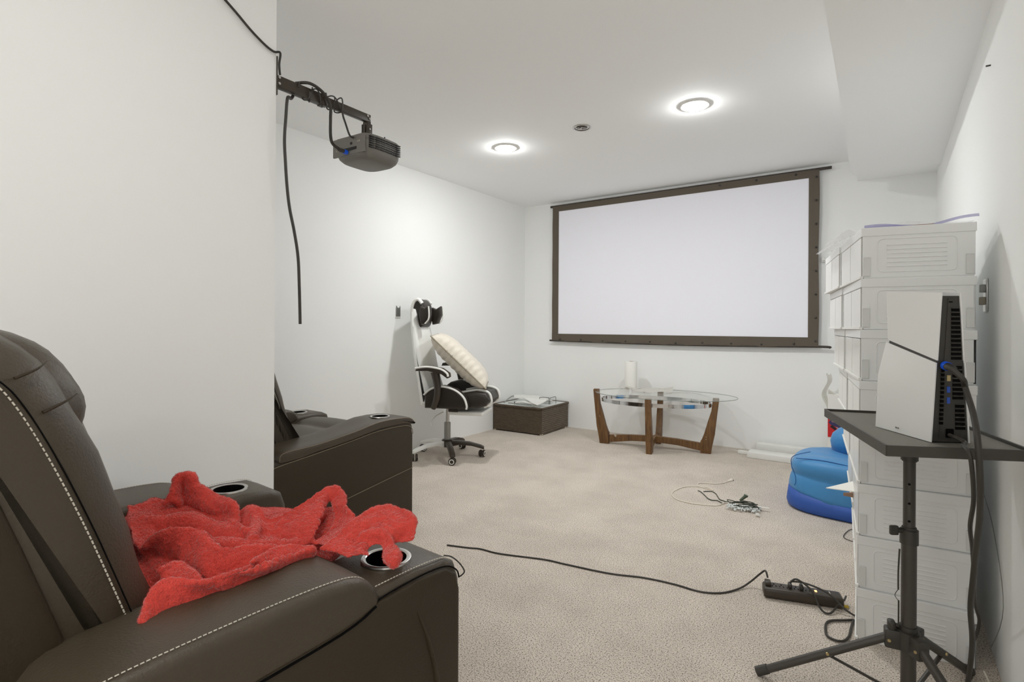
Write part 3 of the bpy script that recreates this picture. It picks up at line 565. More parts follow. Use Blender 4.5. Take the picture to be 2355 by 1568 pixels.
            tube(bm, [(s * (xo + .0035), -.18, top - .067), (s * (xo + .0035), 0, top - .050), (s * (xo + .0035), .2, top - .035), (s * (xo + .003), .28, top - .015), (s * (xo + .003), .38, top - .007), (s * (xo + .002), .45, top - .012), (s * (xo + .001), .484, top - .031), (s * (xo + .001), .492, top - .05)], .0016, seg=6, n=4)
            link('welt', bm, 'hollow', arm)
            cz = top + .0045
        cx = s * .368; cy = .372 if not smooth_arm else .345
        bore(arm, (cx, cy, cz - .03), .0414, .09)
        if smooth_arm and s > 0: bore(pd, (cx, cy, cz - .03), .0414, .09)
        bm = B(); lathe(bm, [(.041, -.002), (.0415, .0015), (.046, .0035), (.051, .0025), (.052, -.001)], (cx, cy, cz), 40); cup = link('cup_holder', bm, 'steel', t, smooth=True)
        bm = B(); lathe(bm, [(.0413, .0008), (.0408, -.002), (.0405, -.068), (.001, -.068)], (cx, cy, cz), 40); link('cup_well', bm, 'hollow', cup)
    return t

recliner('leather_recliner', 'dark brown leather recliner in the foreground with a red blanket on its seat', (-1.240, .430, 0), R(-4.5))
recliner('leather_recliner', 'dark brown leather recliner behind the wall corner, with an empty seat', (-2.545, 1.598, 0), R(-.8), smooth_arm=True, left_dz=-.045, bdy=-.085)

# ------------------------------------------------------------------ red blanket
def blanket():
    bm = B()
    for ch in PTS['blanket']:
        path = catmull([Vector(p[:3]) for p in ch], 5)
        rs = [p[3] for p in ch]
        for i, p in enumerate(path):
            u = i / (len(path) - 1) * (len(rs) - 1); a = min(int(u), len(rs) - 2); f = u - a
            r = rs[a] * (1 - f) + rs[a + 1] * f
            t = bmesh.new(); bmesh.ops.create_icosphere(t, subdivisions=2, radius=r); merge(bm, t, Matrix.Translation(p))
    for A_, B_ in PTS['panels']:
        a, b = catmull(A_, 8), catmull(B_, 8)
        def res(p, n=40):
            d = [0]
            for q, r in zip(p, p[1:]): d.append(d[-1] + (r - q).length)
            o, k = [], 0
            for i in range(n + 1):
                t_ = d[-1] * i / n
                while k < len(d) - 2 and d[k + 1] < t_: k += 1
                f = (t_ - d[k]) / max(1e-9, d[k + 1] - d[k]); o.append(p[k].lerp(p[k + 1], f))
            return o
        # matching points keep their order along both edges
        n = 40
        a = [a[round(i * (len(a) - 1) / n)] for i in range(n + 1)]; b = [b[round(i * (len(b) - 1) / n)] for i in range(n + 1)]
        t = bmesh.new()
        out = Vector((.35, -.5, .8)).normalized()
        grid(t, lambda u, v: a[round(u * n)].lerp(b[round(u * n)], v) + out * .005 * math.sin(math.pi * v), n, 8)
        bmesh.ops.recalc_face_normals(t, faces=t.faces[:])
        bmesh.ops.solidify(t, geom=t.faces[:], thickness=.006)
        me = bpy.data.meshes.new('tmp'); t.to_mesh(me); t.free(); bm.from_mesh(me); bpy.data.meshes.remove(me)
        for e in (a, b):
            for i in range(0, n + 1):
                t = bmesh.new(); bmesh.ops.create_icosphere(t, subdivisions=1, radius=.0060); merge(bm, t, Matrix.Translation(e[i]))
    # the part of the cloth lying flat on the seat under the folds
    t = bmesh.new(); bmesh.ops.create_icosphere(t, subdivisions=3, radius=1)
    merge(bm, t, Matrix.Translation((-1.16, .60, .565)) @ Matrix.Rotation(R(-5), 4, 'Z') @ Matrix.Diagonal((.22, .27, .06, 1)))
    o = link('red_blanket', bm, 'red')
    md = o.modifiers.new('r', 'REMESH'); md.mode = 'VOXEL'; md.voxel_size = .0038; md.use_smooth_shade = True
    sm = o.modifiers.new('s', 'SMOOTH'); sm.iterations = 3; sm.factor = .6
    tx = bpy.data.textures.new('fold', 'CLOUDS'); tx.noise_scale = .07; tx.noise_depth = 1
    d = o.modifiers.new('d', 'DISPLACE'); d.texture = tx; d.strength = .012; d.mid_level = .5; d.texture_coords = 'GLOBAL'
    tx3 = bpy.data.textures.new('pleat', 'WOOD'); tx3.wood_type = 'BANDNOISE'; tx3.noise_scale = .16; tx3.turbulence = 9
    d = o.modifiers.new('d3', 'DISPLACE'); d.texture = tx3; d.strength = .005; d.mid_level = .5; d.texture_coords = 'GLOBAL'
    tx2 = bpy.data.textures.new('tuft', 'CLOUDS'); tx2.noise_scale = .009; tx2.noise_depth = 2
    d = o.modifiers.new('d2', 'DISPLACE'); d.texture = tx2; d.strength = .005; d.mid_level = .5; d.texture_coords = 'GLOBAL'
    # bake the shape so that the mesh itself holds it
    dg = bpy.context.evaluated_depsgraph_get()
    me = bpy.data.meshes.new_from_object(o.evaluated_get(dg)); o.modifiers.clear(); o.data = me
    # plush: thousands of short fibres standing on the cloth
    rnd = random.Random(3)
    fb = []; fc = []
    polys = me.polygons; vs = me.vertices
    pick = [p for p in polys if p.center.z > .50]
    tot = sum(p.area for p in pick); per = 210000 / tot
    for p in pick:
        k = p.area * per; k = int(k) + (1 if rnd.random() < k - int(k) else 0)
        for _ in range(k):
            ids = p.vertices; a, b_, c = vs[ids[0]].co, vs[ids[1]].co, vs[ids[2]].co
            u, v = rnd.random(), rnd.random()
            if u + v > 1: u, v = 1 - u, 1 - v
            q = a + (b_ - a) * u + (c - a) * v
            lean = noise.noise_vector(q * 22) * .7
            d_ = (p.normal * 1.2 + lean + Vector((rnd.uniform(-.5, .5), rnd.uniform(-.5, .5), rnd.uniform(-.5, .5)))).normalized()
            L = rnd.uniform(.0016, .0030); w = d_.orthogonal().normalized() * .00045
            w = Matrix.Rotation(rnd.uniform(0, 6.28), 3, d_) @ w
            i = len(fb); fb += [q - d_ * .001 - w, q - d_ * .001 + w, q + d_ * L]; fc.append((i, i + 1, i + 2))
    fm = bpy.data.meshes.new('pile'); fm.from_pydata(fb, [], fc); fm.materials.append(M['red'])
    po = bpy.data.objects.new('pile', fm); COL.objects.link(po); po.parent = o; po['kind'] = 'stuff'
    return o
tag(blanket(), 'crumpled bright red plush blanket heaped on the near recliner seat and arm', 'blanket')

# ------------------------------------------------------------------ projector and its arm
XM = XN - .012
t = thing('projector_mount_arm', 'dark brown telescopic projector arm bolted to the wall corner', 'wall bracket', (XM, YN, 2.022))
bm = B(); box(bm, -.03, .0165, 0, .005, -.060, .092, .002); link('wall_plate', bm, 'brownplastic', t, smooth=True)
bm = B(); box(bm, -.014, .014, .004, .24, -.025, .02, .002); link('outer_tube', bm, 'brownplastic', t, smooth=True)
bm = B(); box(bm, -.017, .017, .205, .23, -.028, .023, .002); link('clamp', bm, 'brownplastic', t, smooth=True)
bm = B(); box(bm, -.011, .011, .23, .475, -.020, .016, .002); link('inner_tube', bm, 'brownplastic', t, smooth=True)
for y, z in ((.012, .012), (.012, -.012), (.455, .006), (.467, -.004)):
    bm = B(); cyl(bm, (.013 if y > .4 else .0155, y, z), .0055, .004, 'x', 12); link('bolt', bm, 'steel', t, smooth=True)
bm = B(); box(bm, -.018, .018, .452, .47, -.040, -.018, .002); box(bm, -.020, -.012, .446, .476, -.108, -.03, .001); box(bm, .012, .020, .446, .476, -.108, -.03, .001); box(bm, -.006, .006, .444, .478, -.105, -.035, .001)
box(bm, -.03, .03, .43, .49, -.113, -.107, .001); link('tilt_bracket', bm, 'brownplastic', t, smooth=True)
for z in (-.055, -.08):
    bm = B(); cyl(bm, (.021, .461, z), .0045, .003, 'x', 12); link('bolt', bm, 'steel', t, smooth=True)

t = thing('projector', 'grey projector hanging under the dark wall arm, cables plugged in at the back', 'projector', (XM + .004, YN + .467, 1.880), R(2))
# rounded body: plan outline, top rounded
def body_outline(w, d, e=3.6, n=44):
    o = []
    for k in range(n):
        a = 2 * math.pi * k / n; c, s_ = math.cos(a), math.sin(a)
        o.append((w * math.copysign(abs(c) ** (2 / e), c), d * math.copysign(abs(s_) ** (2 / e), s_)))
    return o
bm = B()
rings = []
W_, D_ = .118, .125
for z, sc in ((-.080, .66), (-.075, .78), (-.062, .90), (-.044, .965), (-.012, 1.0), (-.0, 1.0)):
    o = body_outline(W_ * sc, D_ * sc if True else D_)
    rings.append([bm.verts.new((x, max(y, -.112), z + (.0))) for x, y in o])
for a, b in zip(rings, rings[1:]):
    for k in range(len(a)): bm.faces.new((a[k], a[(k + 1) % len(a)], b[(k + 1) % len(a)], b[k]))
bm.faces.new(rings[0][::-1]); bm.faces.new(rings[-1])
link('lower_case', bm, 'proj', t, smooth=True, angle=45)
bm = B(); prism(bm, [(x, max(y, -.112)) for x, y in body_outline(W_ * .985, D_ * .985)], -.0005, .028, .006); link('upper_case', bm, 'proj', t, smooth=True, angle=45)
bm = B(); box(bm, -.108, .100, -.1145, -.104, -.058, .024, .004); link('rear_panel', bm, 'proj', t, smooth=True)
bm = B()
for k in range(6):
    for j in range(6):
        y0 = -.095 + j * .031; z0 = -.036 + k * .0095
        box(bm, .1125 if abs(y0 + .0135) < .08 else .106, .1195 if abs(y0 + .0135) < .08 else .1145, y0, y0 + .027, z0, z0 + .0045)
link('vent_slots', bm, 'projdark', t)
bm = B(); box(bm, -.03, .05, -.117, -.113, -.040, -.028); box(bm, .01, .022, -.117, -.113, -.015, -.005); link('ports', bm, 'projdark', t)
bm = B()
def glyph(bm, ch, x, z, s, y):
    L = {'V': [((0, 1), (.5, 0)), ((.5, 0), (1, 1))], 'G': [((1, .8), (.5, 1)), ((.5, 1), (0, .5)), ((0, .5), (.5, 0)), ((.5, 0), (1, .2)), ((1, .2), (1, .5)), ((1, .5), (.6, .5))], 'A': [((0, 0), (.5, 1)), ((.5, 1), (1, 0)), ((.25, .4), (.75, .4))],
         'U': [((0, 1), (0, .2)), ((0, .2), (.5, 0)), ((.5, 0), (1, .2)), ((1, .2), (1, 1))], 'S': [((1, .9), (.2, 1)), ((.2, 1), (.2, .5)), ((.2, .5), (1, .5)), ((1, .5), (1, 0)), ((1, 0), (0, 0))], 'B': [((0, 0), (0, 1)), ((0, 1), (.8, .8)), ((.8, .8), (0, .5)), ((0, .5), (.9, .2)), ((.9, .2), (0, 0))]}[ch]
    for a, b in L: tube(bm, [(x + a[0] * s * .7, y, z + a[1] * s), (x + b[0] * s * .7, y, z + b[1] * s)], s * .09, seg=4, smooth=False)
for i, ch in enumerate('VGA'): glyph(bm, ch, -.085 + i * .012, -.036, .010, -.1155)
for i, ch in enumerate('USB'): glyph(bm, ch, .055 + i * .007, -.010, .006, -.1155)
link('port_lettering', bm, 'thread', t)
bm = B(); tube(bm, [(-.03, .0, -.0755), (.0, .02, -.0755), (.03, .02, -.0755)], .0015, seg=5); box(bm, .02, .06, .015, .04, -.0762, -.0745); link('bottom_hatch', bm, 'projdark', t)
bm = B(); box(bm, .03, .07, .02, .05, .027, .034, .002); tube(bm, [(.07, .03, .03), (.075, .03, .05)], .003); link('focus_tab', bm, 'projdark', t, smooth=True)
bm = B(); cyl(bm, (0, .128, -.02), .025, .02, 'y'); link('projection_lens', bm, 'hollow', t, smooth=True)

def cable(name, pts, r, m, label, cat='cable', parts=None, n=6):
    bm = B(); tube(bm, pts, r, seg=8, n=n)
    if parts: parts(bm)
    return tag(link(name, bm, m, smooth=True), label, cat)
w0 = PTS['cord_wall']
wall_c = [(XN + .012, p[1], p[2]) for p in w0[:-1]] + [(XN + .02, YN + .004, 2.122), (XN + .004, YN + .01, 2.085), (XN + .0, YN + .016, 2.046)]
cable('electrical_cable', wall_c, .0045, 'rubber', 'thin dark cord running down the near wall to the projector arm', 'cable')
XQ = XN - .036
hg = [(XQ + .018, YN + .085, 1.992), (XQ + .035, YN + .065, 1.97)] + [(XN + .022, p[1], p[2]) for p in PTS['cord_hang'][1:]]
cable('hanging_cable', hg, .0062, 'rubber', 'long dark cable hanging straight down from the projector arm', 'cable')
t_ = thing('video_cable', 'dark looping video cable with a blue plug in the projector back', 'cable')
vg = PTS['cord_vga']
bm = B(); tube(bm, [(XQ + .012, YN + .10, 2.051), (XQ + .05, YN + .14, 2.056), (XQ + .056, YN + .20, 2.038), (XQ + .05, YN + .24, 1.998), (XQ + .046, YN + .245, 1.948), (XQ + .04, YN + .25, 1.878), (XQ + .03, YN + .268, 1.848), (XQ + .028, YN + .30, 1.836), (XQ + .028, YN + .315, 1.833)], .0065, seg=8)
link('cord', bm, 'rubber', t_, smooth=True)
bm = B(); cyl(bm, (XQ + .028, YN + .337, 1.831), .010, .018, 'y', 16); link('plug_collar', bm, 'bluering', t_, smooth=True)
bm = B(); cyl(bm, (XQ + .028, YN + .318, 1.832), .009, .03, 'y', 16); link('plug', bm, 'blackplastic', t_, smooth=True)
cable('projector_power_lead', [(XQ + .045, YN + .305, 2.008), (XQ + .046, YN + .31, 1.978), (XQ + .05, YN + .32, 1.948), (XQ + .06, YN + .335, 1.898), (XQ + .07, YN + .35, 1.891)], .0042, 'rubber', 'short dark power lead curving from the arm into the projector', 'cable')
bm = B()
for y0, y1, s_ in ((.09, .16, 1), (.14, .2, -1), (.22, .27, 1), (.19, .30, -1)):
    tube(bm, [(XQ + .03 + .019 * math.cos(k * 1.05), YN + y0 + (y1 - y0) * k / 7, 2.021 + s_ * .032 * math.sin(k * 1.05)) for k in range(8)], .0028, seg=6)
tag(link('coiled_cord', bm, 'rubber', smooth=True), 'thin dark cord wrapped in coils around the projector arm', 'cable')
bm = B(); tube(bm, [(XQ + .012, YN + .29, 1.998), (XQ + .048, YN + .302, 1.996), (XQ + .05, YN + .30, 2.050), (XQ + .012, YN + .30, 2.048)], .003, closed=True, seg=6)
tag(link('cable_tie', bm, 'blackplastic', smooth=True), 'small dark cable tie looped around the projector arm', 'cable tie')

# ------------------------------------------------------------------ wall plate and chair by the left wall
t = thing('wall_outlet', 'small dark notched outlet box on the left wall beside the chair headrest', 'outlet', (XL, 3.11, 1.18))
bm = B(); prism(bm, [(-.024, -.044), (.022, -.044), (.022, .045), (.010, .028), (-.008, .028), (-.020, .045), (-.024, .02)], 0, .008, .002, 2, 'yz'); link('box_front', bm, 'grey_metal', t)
bm = B(); box(bm, 0, .006, -.03, .028, -.055, -.050); link('plate_edge', bm, 'white', t)

def chair():
    t = thing('gaming_chair', 'black and white racing style gaming chair by the left wall', 'chair', (-2.90, 3.30, 0), R(22))
    # local +x faces the front of the chair
    bm = B()
    arm_ang = [R(a) for a in (-63, 11, 83, 155, 227)]
    for a in arm_ang:
        c, s = math.cos(a), math.sin(a)
        leg = B()
        t2 = bmesh.new()
        pr = [(0, .075), (.10, .098), (.20, .090), (.275, .070), (.30, .062), (.30, .083), (.27, .098), (.18, .122), (.08, .130), (0, .13)]
        prism(leg, [(p[0], p[1]) for p in pr], -.022, .022, .006, 2, 'xz', Matrix.Rotation(a, 4, 'Z'))
        lg = link('base_leg', leg, 'brownplastic' if a != arm_ang[3] and a != arm_ang[4] else 'pale_pu', t, smooth=True)
        for k in (-1, 1):
            wl = B(); cyl(wl, (0, 0, 0), .028, .018, 'y', 24, bev=.004); 
            mt = Matrix.Translation((c * .285, s * .285, .029)) @ Matrix.Rotation(a + R(70), 4, 'Z') @ Matrix.Translation((0, k * .014, 0))
            bmesh.ops.transform(wl, matrix=mt, verts=wl.verts[:]); link('caster_wheel', wl, 'brownplastic', lg, smooth=True)
            wl = B(); lathe(wl, [(.014, 0), (.020, 0), (.020, .002), (.014, .002)], seg=20, closed=True)
            bmesh.ops.transform(wl, matrix=mt @ Matrix.Rotation(R(-90 * k), 4, 'X') @ Matrix.Translation((0, 0, .009)), verts=wl.verts[:]); link('caster_cap', wl, 'white', lg, smooth=True)
    bm = B(); cyl(bm, (0, 0, .11), .045, .06, bev=.006); link('base_hub', bm, 'brownplastic', t, smooth=True)
    bm = B(); cyl(bm, (0, 0, .20), .026, .16, bev=.003); link('gas_lift_cover', bm, 'grey_metal', t, smooth=True)
    bm = B(); cyl(bm, (0, 0, .34), .015, .16); link('gas_lift', bm, 'steel', t, smooth=True)
    bm = B(); box(bm, -.14, .14, -.12, .12, .405, .430, .006); link('seat_plate', bm, 'steel', t, smooth=True)
    bm = B(); tube(bm, [(-.03, -.02, .36), (-.06, -.10, .34), (-.07, -.18, .30), (-.055, -.2, .28)], .006); link('lever', bm, 'pale_pu', t, smooth=True)
    bm = B(); box(bm, .06, .34, -.15, .15, .362, .395, .012, 3); link('footrest', bm, 'white_pu', t, smooth=True)
    bm = B(); box(bm, .06, .14, -.155, -.15, .388, .412, .004); link('footrest_clip', bm, 'brownplastic', t, smooth=True)
    # seat: black cushion with white side stripes
    bm = B(); 
    sp = [(-.12, .425), (.30, .425), (.37, .445), (.400, .49), (.375, .545), (.29, .56), (.10, .525), (-.12, .51)]
    prism(bm, sp, -.19, .19, .03, 4, 'xz'); link('seat', bm, 'black_pu', t, smooth=True)
    for s in (-1, 1):
        bm = B(); sb = [(-.10, .425), (.245, .425), (.250, .46), (.225, .525), (.155, .58), (.05, .605), (-.04, .585), (-.10, .54)]
        prism(bm, sb, *( (-.26, -.18) if s < 0 else (.18, .26)), .022, 4, 'xz'); bo = link('seat_bolster', bm, 'black_pu', t, smooth=True)
        bm = B(); tube(bm, [(.240, s * .260, .43), (.243, s * .260, .46), (.218, s * .260, .520), (.150, s * .260, .572), (.05, s * .260, .596), (-.04, s * .260, .577), (-.10, s * .260, .53)], .013, seg=8, flat=.6); link('white_stripe', bm, 'white_pu', bo, smooth=True)
        bm = B(); tube(bm, [(.345, s * .13, .434), (.392, s * .13, .46), (.402, s * .13, .49), (.378, s * .13, .545), (.29, s * .13, .562), (.12, s * .13, .53)], .011, seg=8); link('white_stripe', bm, 'white_pu', t, smooth=True)
    # arms
    for s in (-1, 1):
        bm = B(); tube(bm, [(-.02, s * .27, .43), (.015, s * .29, .51), (.02, s * .29, .60), (.0, s * .29, .71)], [.02, .026, .026, .034], seg=10); up = link('arm_post', bm, 'brownplastic', t, smooth=True)
        bm = B(); rprism_x = [(-.15, .715), (-.14, .74), (-.05, .755), (.06, .74), (.115, .705), (.12, .675), (.105, .665), (.06, .695), (-.05, .718)]
        prism(bm, rprism_x, *((-.325, -.255) if s < 0 else (.255, .325)), .010, 3, 'xz'); ap = link('arm_pad', bm, 'brownplastic', t, smooth=True)
        bm = B(); tube(bm, [(-.145, s * .327, .738), (-.05, s * .327, .750), (.055, s * .327, .736), (.108, s * .327, .705), (.116, s * .327, .68)], .013, seg=8, flat=.6); link('white_stripe', bm, 'white_pu', ap, smooth=True)
    # back: pale, leaning
    bm = B(); bp = [(-.10, .43), (-.08, .50), (-.14, .70), (-.18, .90), (-.21, 1.08), (-.235, 1.20), (-.275, 1.205), (-.265, 1.05), (-.235, .85), (-.195, .62), (-.165, .43)]
    prism(bm, bp, -.19, .19, .035, 4, 'xz')
    for v in bm.verts:
        if v.co.z > .95: v.co.y *= 1 - (v.co.z - .95) * 1.6
    link('backrest', bm, 'pale_pu', t, smooth=True)
    # head part: black wing with white stripes
    bm = B()
    lathe_pts = [(-.185, 1.06), (-.165, 1.14), (-.175, 1.225), (-.215, 1.275), (-.255, 1.265), (-.275, 1.20), (-.275, 1.12), (-.24, 1.05)]
    rp = bmesh.new(); rprism(rp, lathe_pts, -.105, .105, .03, n=4, smooth=3, nx=2); merge(bm, rp, Matrix.Rotation(R(-90), 4, 'Z') )
    for v in bm.verts: pass
    hd = link('headrest', bm, 'black_pu', t, smooth=True, angle=70)
    for s in (-1, 1):
        bm = B(); tube(bm, [(-.262, s * .085, 1.05), (-.274, s * .096, 1.12), (-.272, s * .100, 1.20), (-.250, s * .100, 1.258), (-.215, s * .100, 1.272), (-.185, s * .098, 1.24)], .017, seg=8, flat=.7); link('white_stripe', bm, 'white_pu', hd, smooth=True)
        bm = B(); prism(bm, [(-.175, 1.07), (-.13, 1.08), (-.10, 1.15), (-.105, 1.225), (-.145, 1.20), (-.18, 1.215), (-.19, 1.15)], *((-.16, -.095) if s < 0 else (.095, .16)), .014, 3, 'xz'); wg = link('head_wing', bm, 'black_pu', t, smooth=True)
        bm = B(); tube(bm, [(-.135, s * .161, 1.078), (-.108, s * .162, 1.11), (-.101, s * .162, 1.15), (-.106, s * .162, 1.215)], .008, seg=8, flat=.7); link('white_stripe', bm, 'white_pu', wg, smooth=True)
    return t
chair()

# cushion leaning on the chair
def cushion():
    C0 = Vector((-2.80, 3.345, .785))
    a = Vector((.62, .45, -.73)).normalized()      # long direction, down to the front
    nrm = Vector((.52, .35, .60)); nrm = (nrm - a * nrm.dot(a)).normalized()
    b = a.cross(nrm)
    t = thing('cream_cushion', 'large cream throw cushion leaning diagonally on the gaming chair seat', 'cushion', tuple(C0))
    bm = B(); L, Wd, T = .29, .23, .085
    def side(s):
        def f(u, v):
            x, y = 2 * u - 1, 2 * v - 1
            ex = 1 - .05 * (1 - y * y); ey = 1 - .05 * (1 - x * x)
            h = max(0, (1 - x ** 4) * (1 - y ** 4)) ** .55 * T * (1 + .0 * x)
            wr = .010 * math.sin(x * 34 + 4 * y) * (y * y) * (1 - x ** 4)
            return a * (x * L * ey) + b * (y * Wd * ex) + nrm * s * (h + wr)
        return f
    grid(bm, side(1), 40, 32); grid(bm, side(-1), 40, 32)
    bmesh.ops.remove_doubles(bm, verts=bm.verts[:], dist=.0012)
    link('cushion_body', bm, 'cream', t, smooth=True, angle=180)
    bm = B(); pts = []
    for k in range(40):
        u = k / 40 * 4
        if u < 1: x, y = -1 + 2 * u, -1
        elif u < 2: x, y = 1, -1 + 2 * (u - 1)
        elif u < 3: x, y = 1 - 2 * (u - 2), 1
        else: x, y = -1, 1 - 2 * (u - 3)
        pts.append(a * (x * L * (1 - .05 * (1 - x * x))) + b * (y * Wd * (1 - .05 * (1 - y * y))))
    tube(bm, [tuple(p) for p in pts], .0055, closed=True, n=2); link('piping', bm, 'creampipe', t, smooth=True)
cushion()

# ------------------------------------------------------------------ wicker table and metal parts on it
wt = thing('wicker_box_table', 'low dark brown wicker table with pale glass top in the corner', 'table', (-2.702, 4.445, 0), R(1.5))
bm = B(); box(bm, -.57, 0, 0, .006, .012, .248); link('front_panel', bm, 'wicker_x', wt)
bm = B(); box(bm, -.006, .0005,   .006, .56, .012, .248); link('side_panel', bm, 'wicker_y', wt)
bm = B(); box(bm, -.56, -.554,   .006, .56, .012, .248); link('side_panel', bm, 'wicker_y', wt)
bm = B(); box(bm, -.56, 0, .554, .56, .012, .248); link('back_panel', bm, 'wicker_x', wt)
bm = B()
for q in (((-.56, -.002, .259), (.003, -.002, .259)), ((.003, -.002, .259), (.003, .556, .259)), ((.003, .556, .259), (-.56, .556, .259)), ((-.56, .556, .259), (-.56, -.002, .259))): tube(bm, q, .012, smooth=False, seg=8)
link('rim', bm, 'wicker_x', wt, smooth=True)
bm = B(); box(bm, -.550, -.008, .008, .548, .258, .265, .002); link('glass_top', bm, 'frosted', wt)
for x, y in ((-.02, .0), (-.02, .49), (-.56, .0), (-.56, .49)):
    bm = B(); box(bm, x, x + .024, y, y + .035, 0, .013, .002); link('foot', bm, 'creampipe', wt)
o = thing('mount_hardware', 'flat white metal bracket parts piled on the wicker table', 'bracket', (-2.712, 4.455, .267), R(4))
bm = B(); prism(bm, [(-.10, -.05), (-.02, -.05), (.02, -.01), (.02, .06), (-.01, .09), (-.06, .10), (-.20, .16), (-.26, .12), (-.20, .06), (-.12, .04)], .022, .028, .001, 1, 'xy'); link('bracket_plate', bm, 'white', o)
bm = B(); prism(bm, [(-.30, .03), (-.22, -.0), (-.12, .0), (-.04, -.04), (-.02, -.02), (-.09, .03), (-.20, .05), (-.28, .06)], .008, .013, .001, 1, 'xy'); link('bracket_plate', bm, 'white', o)
bm = B(); prism(bm, [(-.42, .24), (-.38, .16), (-.20, .18), (-.05, .20), (-.02, .30), (-.2, .33), (-.36, .32)], .010, .016, .001, 1, 'xy', Matrix.Rotation(R(3), 4, 'Y')); link('bracket_plate', bm, 'white', o)
bm = B(); tube(bm, [(-.42, .05, .002), (-.41, .12, .03), (-.39, .14, .045), (-.37, .15, .05)], .004); tube(bm, [(-.36, .03, .006), (-.2, -.0, .012), (-.05, -.01, .015)], .004); link('rail', bm, 'grey_metal', o, smooth=True)
def loop(x0, y0, x1, y1):
    bm = B(); tube(bm, [(x0, y0, .0), (x0, y0, .045), (x0 + .008, y0 + .001, .052), (x1 - .008, y1, .052), (x1, y1, .045), (x1, y1, .0)], .0022, seg=6, n=3); link('wire_loop', bm, 'blackmetal', o, smooth=True)
loop(-.115, .18, -.03, .20); loop(-.02, .20, .0 - .004, .29)
bm = B(); cyl(bm, (-.16, .2, .012), .006, .02); cyl(bm, (-.12, .19, .012), .005, .02); cyl(bm, (-.29, .02, .012), .004, .02); link('screw', bm, 'brownplastic', o, smooth=True)
for ch in list(COL.objects):
    if ch.parent == o:
        for v in ch.data.vertices: v.co.x *= 1.12; v.co.y *= 1.1; v.co.z = v.co.z * 1.3 + (.018 * math.sin(v.co.x * 23 + v.co.y * 17) + .012 if 'plate' in ch.name else 0)
        ch.location.y += .055; ch.location.x -= .02

# ------------------------------------------------------------------ coffee table
ct = thing('coffee_table', 'oval glass coffee table on curved dark wood legs by the screen', 'coffee table', (-1.632, 4.595, 0), R(9.5))
GZ = .470
bm = B(); 
el = [(.075 + .600 * math.cos(2 * math.pi * k / 96), .005 + .385 * math.sin(2 * math.pi * k / 96)) for k in range(96)]
prism(bm, el, GZ, GZ + .006, .0015, 2); gt = link('glass_top', bm, 'glass', ct, smooth=True, angle=60)
bm = B(); tube(bm, [(x * 1.0, y * 1.0, GZ + .003) for x, y in el], .0022, seg=6, closed=True, n=1); link('glass_edge', bm, mat('glass rim', (126, 136, 130), .2), gt, smooth=True)
def leg_prof(s):
    # outline in (radial, z); foot narrow, knee wide, waist narrow towards the top
    return [(.40, 0), (.468, 0), (.475, .05), (.497, .16), (.512, .30), (.530, GZ - .012), (.527, GZ - .001), (.482, GZ - .001), (.470, .36), (.440, .26), (.415, .17), (.395, .115), (.385, .10), (.385, .0)]
def ct_leg(ang, scale, top=0):
    m = Matrix.Rotation(ang, 4, 'Z')
    pr = [((.26 if scale else 0) * 0 + r * (1 if not scale else 1) + (scale or 0), z) for r, z in leg_prof(1)]
    pr = [(r, z + (top if z > .45 else 0)) for r, z in pr]
    bm = B(); prism(bm, pr, -.024, .024, .004, 2, 'xz', m)
    lg = link('leg', bm, 'wood', ct, smooth=True, angle=35)
    bm = B()
    for z in (.10, .12): cyl(bm, (.43 + (scale or 0), -.0245, z + .02), .0035, .002, 'y', 10)
    bmesh.ops.transform(bm, matrix=m, verts=bm.verts[:]); link('screw_cap', bm, 'creampipe', lg)
ct_leg(0, 0); ct_leg(math.pi, .02, .022); ct_leg(-math.pi / 2, -.205); ct_leg(math.pi / 2, -.205)
def rail(ang, L):
    pr = [(-L, .015), (-L * .5, .045), (0, .055), (L * .5, .045), (L, .015), (L, .082), (L * .5, .100), (0, .108), (-L * .5, .100), (-L, .082)]
    bm = B(); prism(bm, pr, -.016, .016, .003, 1, 'xz', Matrix.Rotation(ang, 4, 'Z')); link('cross_rail', bm, 'wood', ct, smooth=True, angle=35)
rail(0, .40); rail(math.pi / 2, .20)
bm = B(); N = 96; a_, b_ = .470, .268
rg = []
for k in range(N):
    a = 2 * math.pi * k / N; c, s = math.cos(a), math.sin(a)
    rg.append([bm.verts.new((a_ * c, b_ * s, .392)), bm.verts.new((a_ * c, b_ * s, .424)), bm.verts.new(((a_ - .006) * c, (b_ - .006) * s, .424)), bm.verts.new(((a_ - .006) * c, (b_ - .006) * s, .392))])
for k in range(N):
    p, q = rg[k], rg[(k + 1) % N]
    for j in range(4): bm.faces.new((p[j], q[j], q[(j + 1) % 4], p[(j + 1) % 4]))
link('chrome_ring', bm, 'chrome', ct, smooth=True, angle=40)
for x, y in ((.466, 0), (-.466, 0), (0, .262), (0, -.262)):
    bm = B(); cyl(bm, (x, y, .408), .007, .02, 'x' if y == 0 else 'y', 12); link('ring_bolt', bm, 'steel', ct, smooth=True)

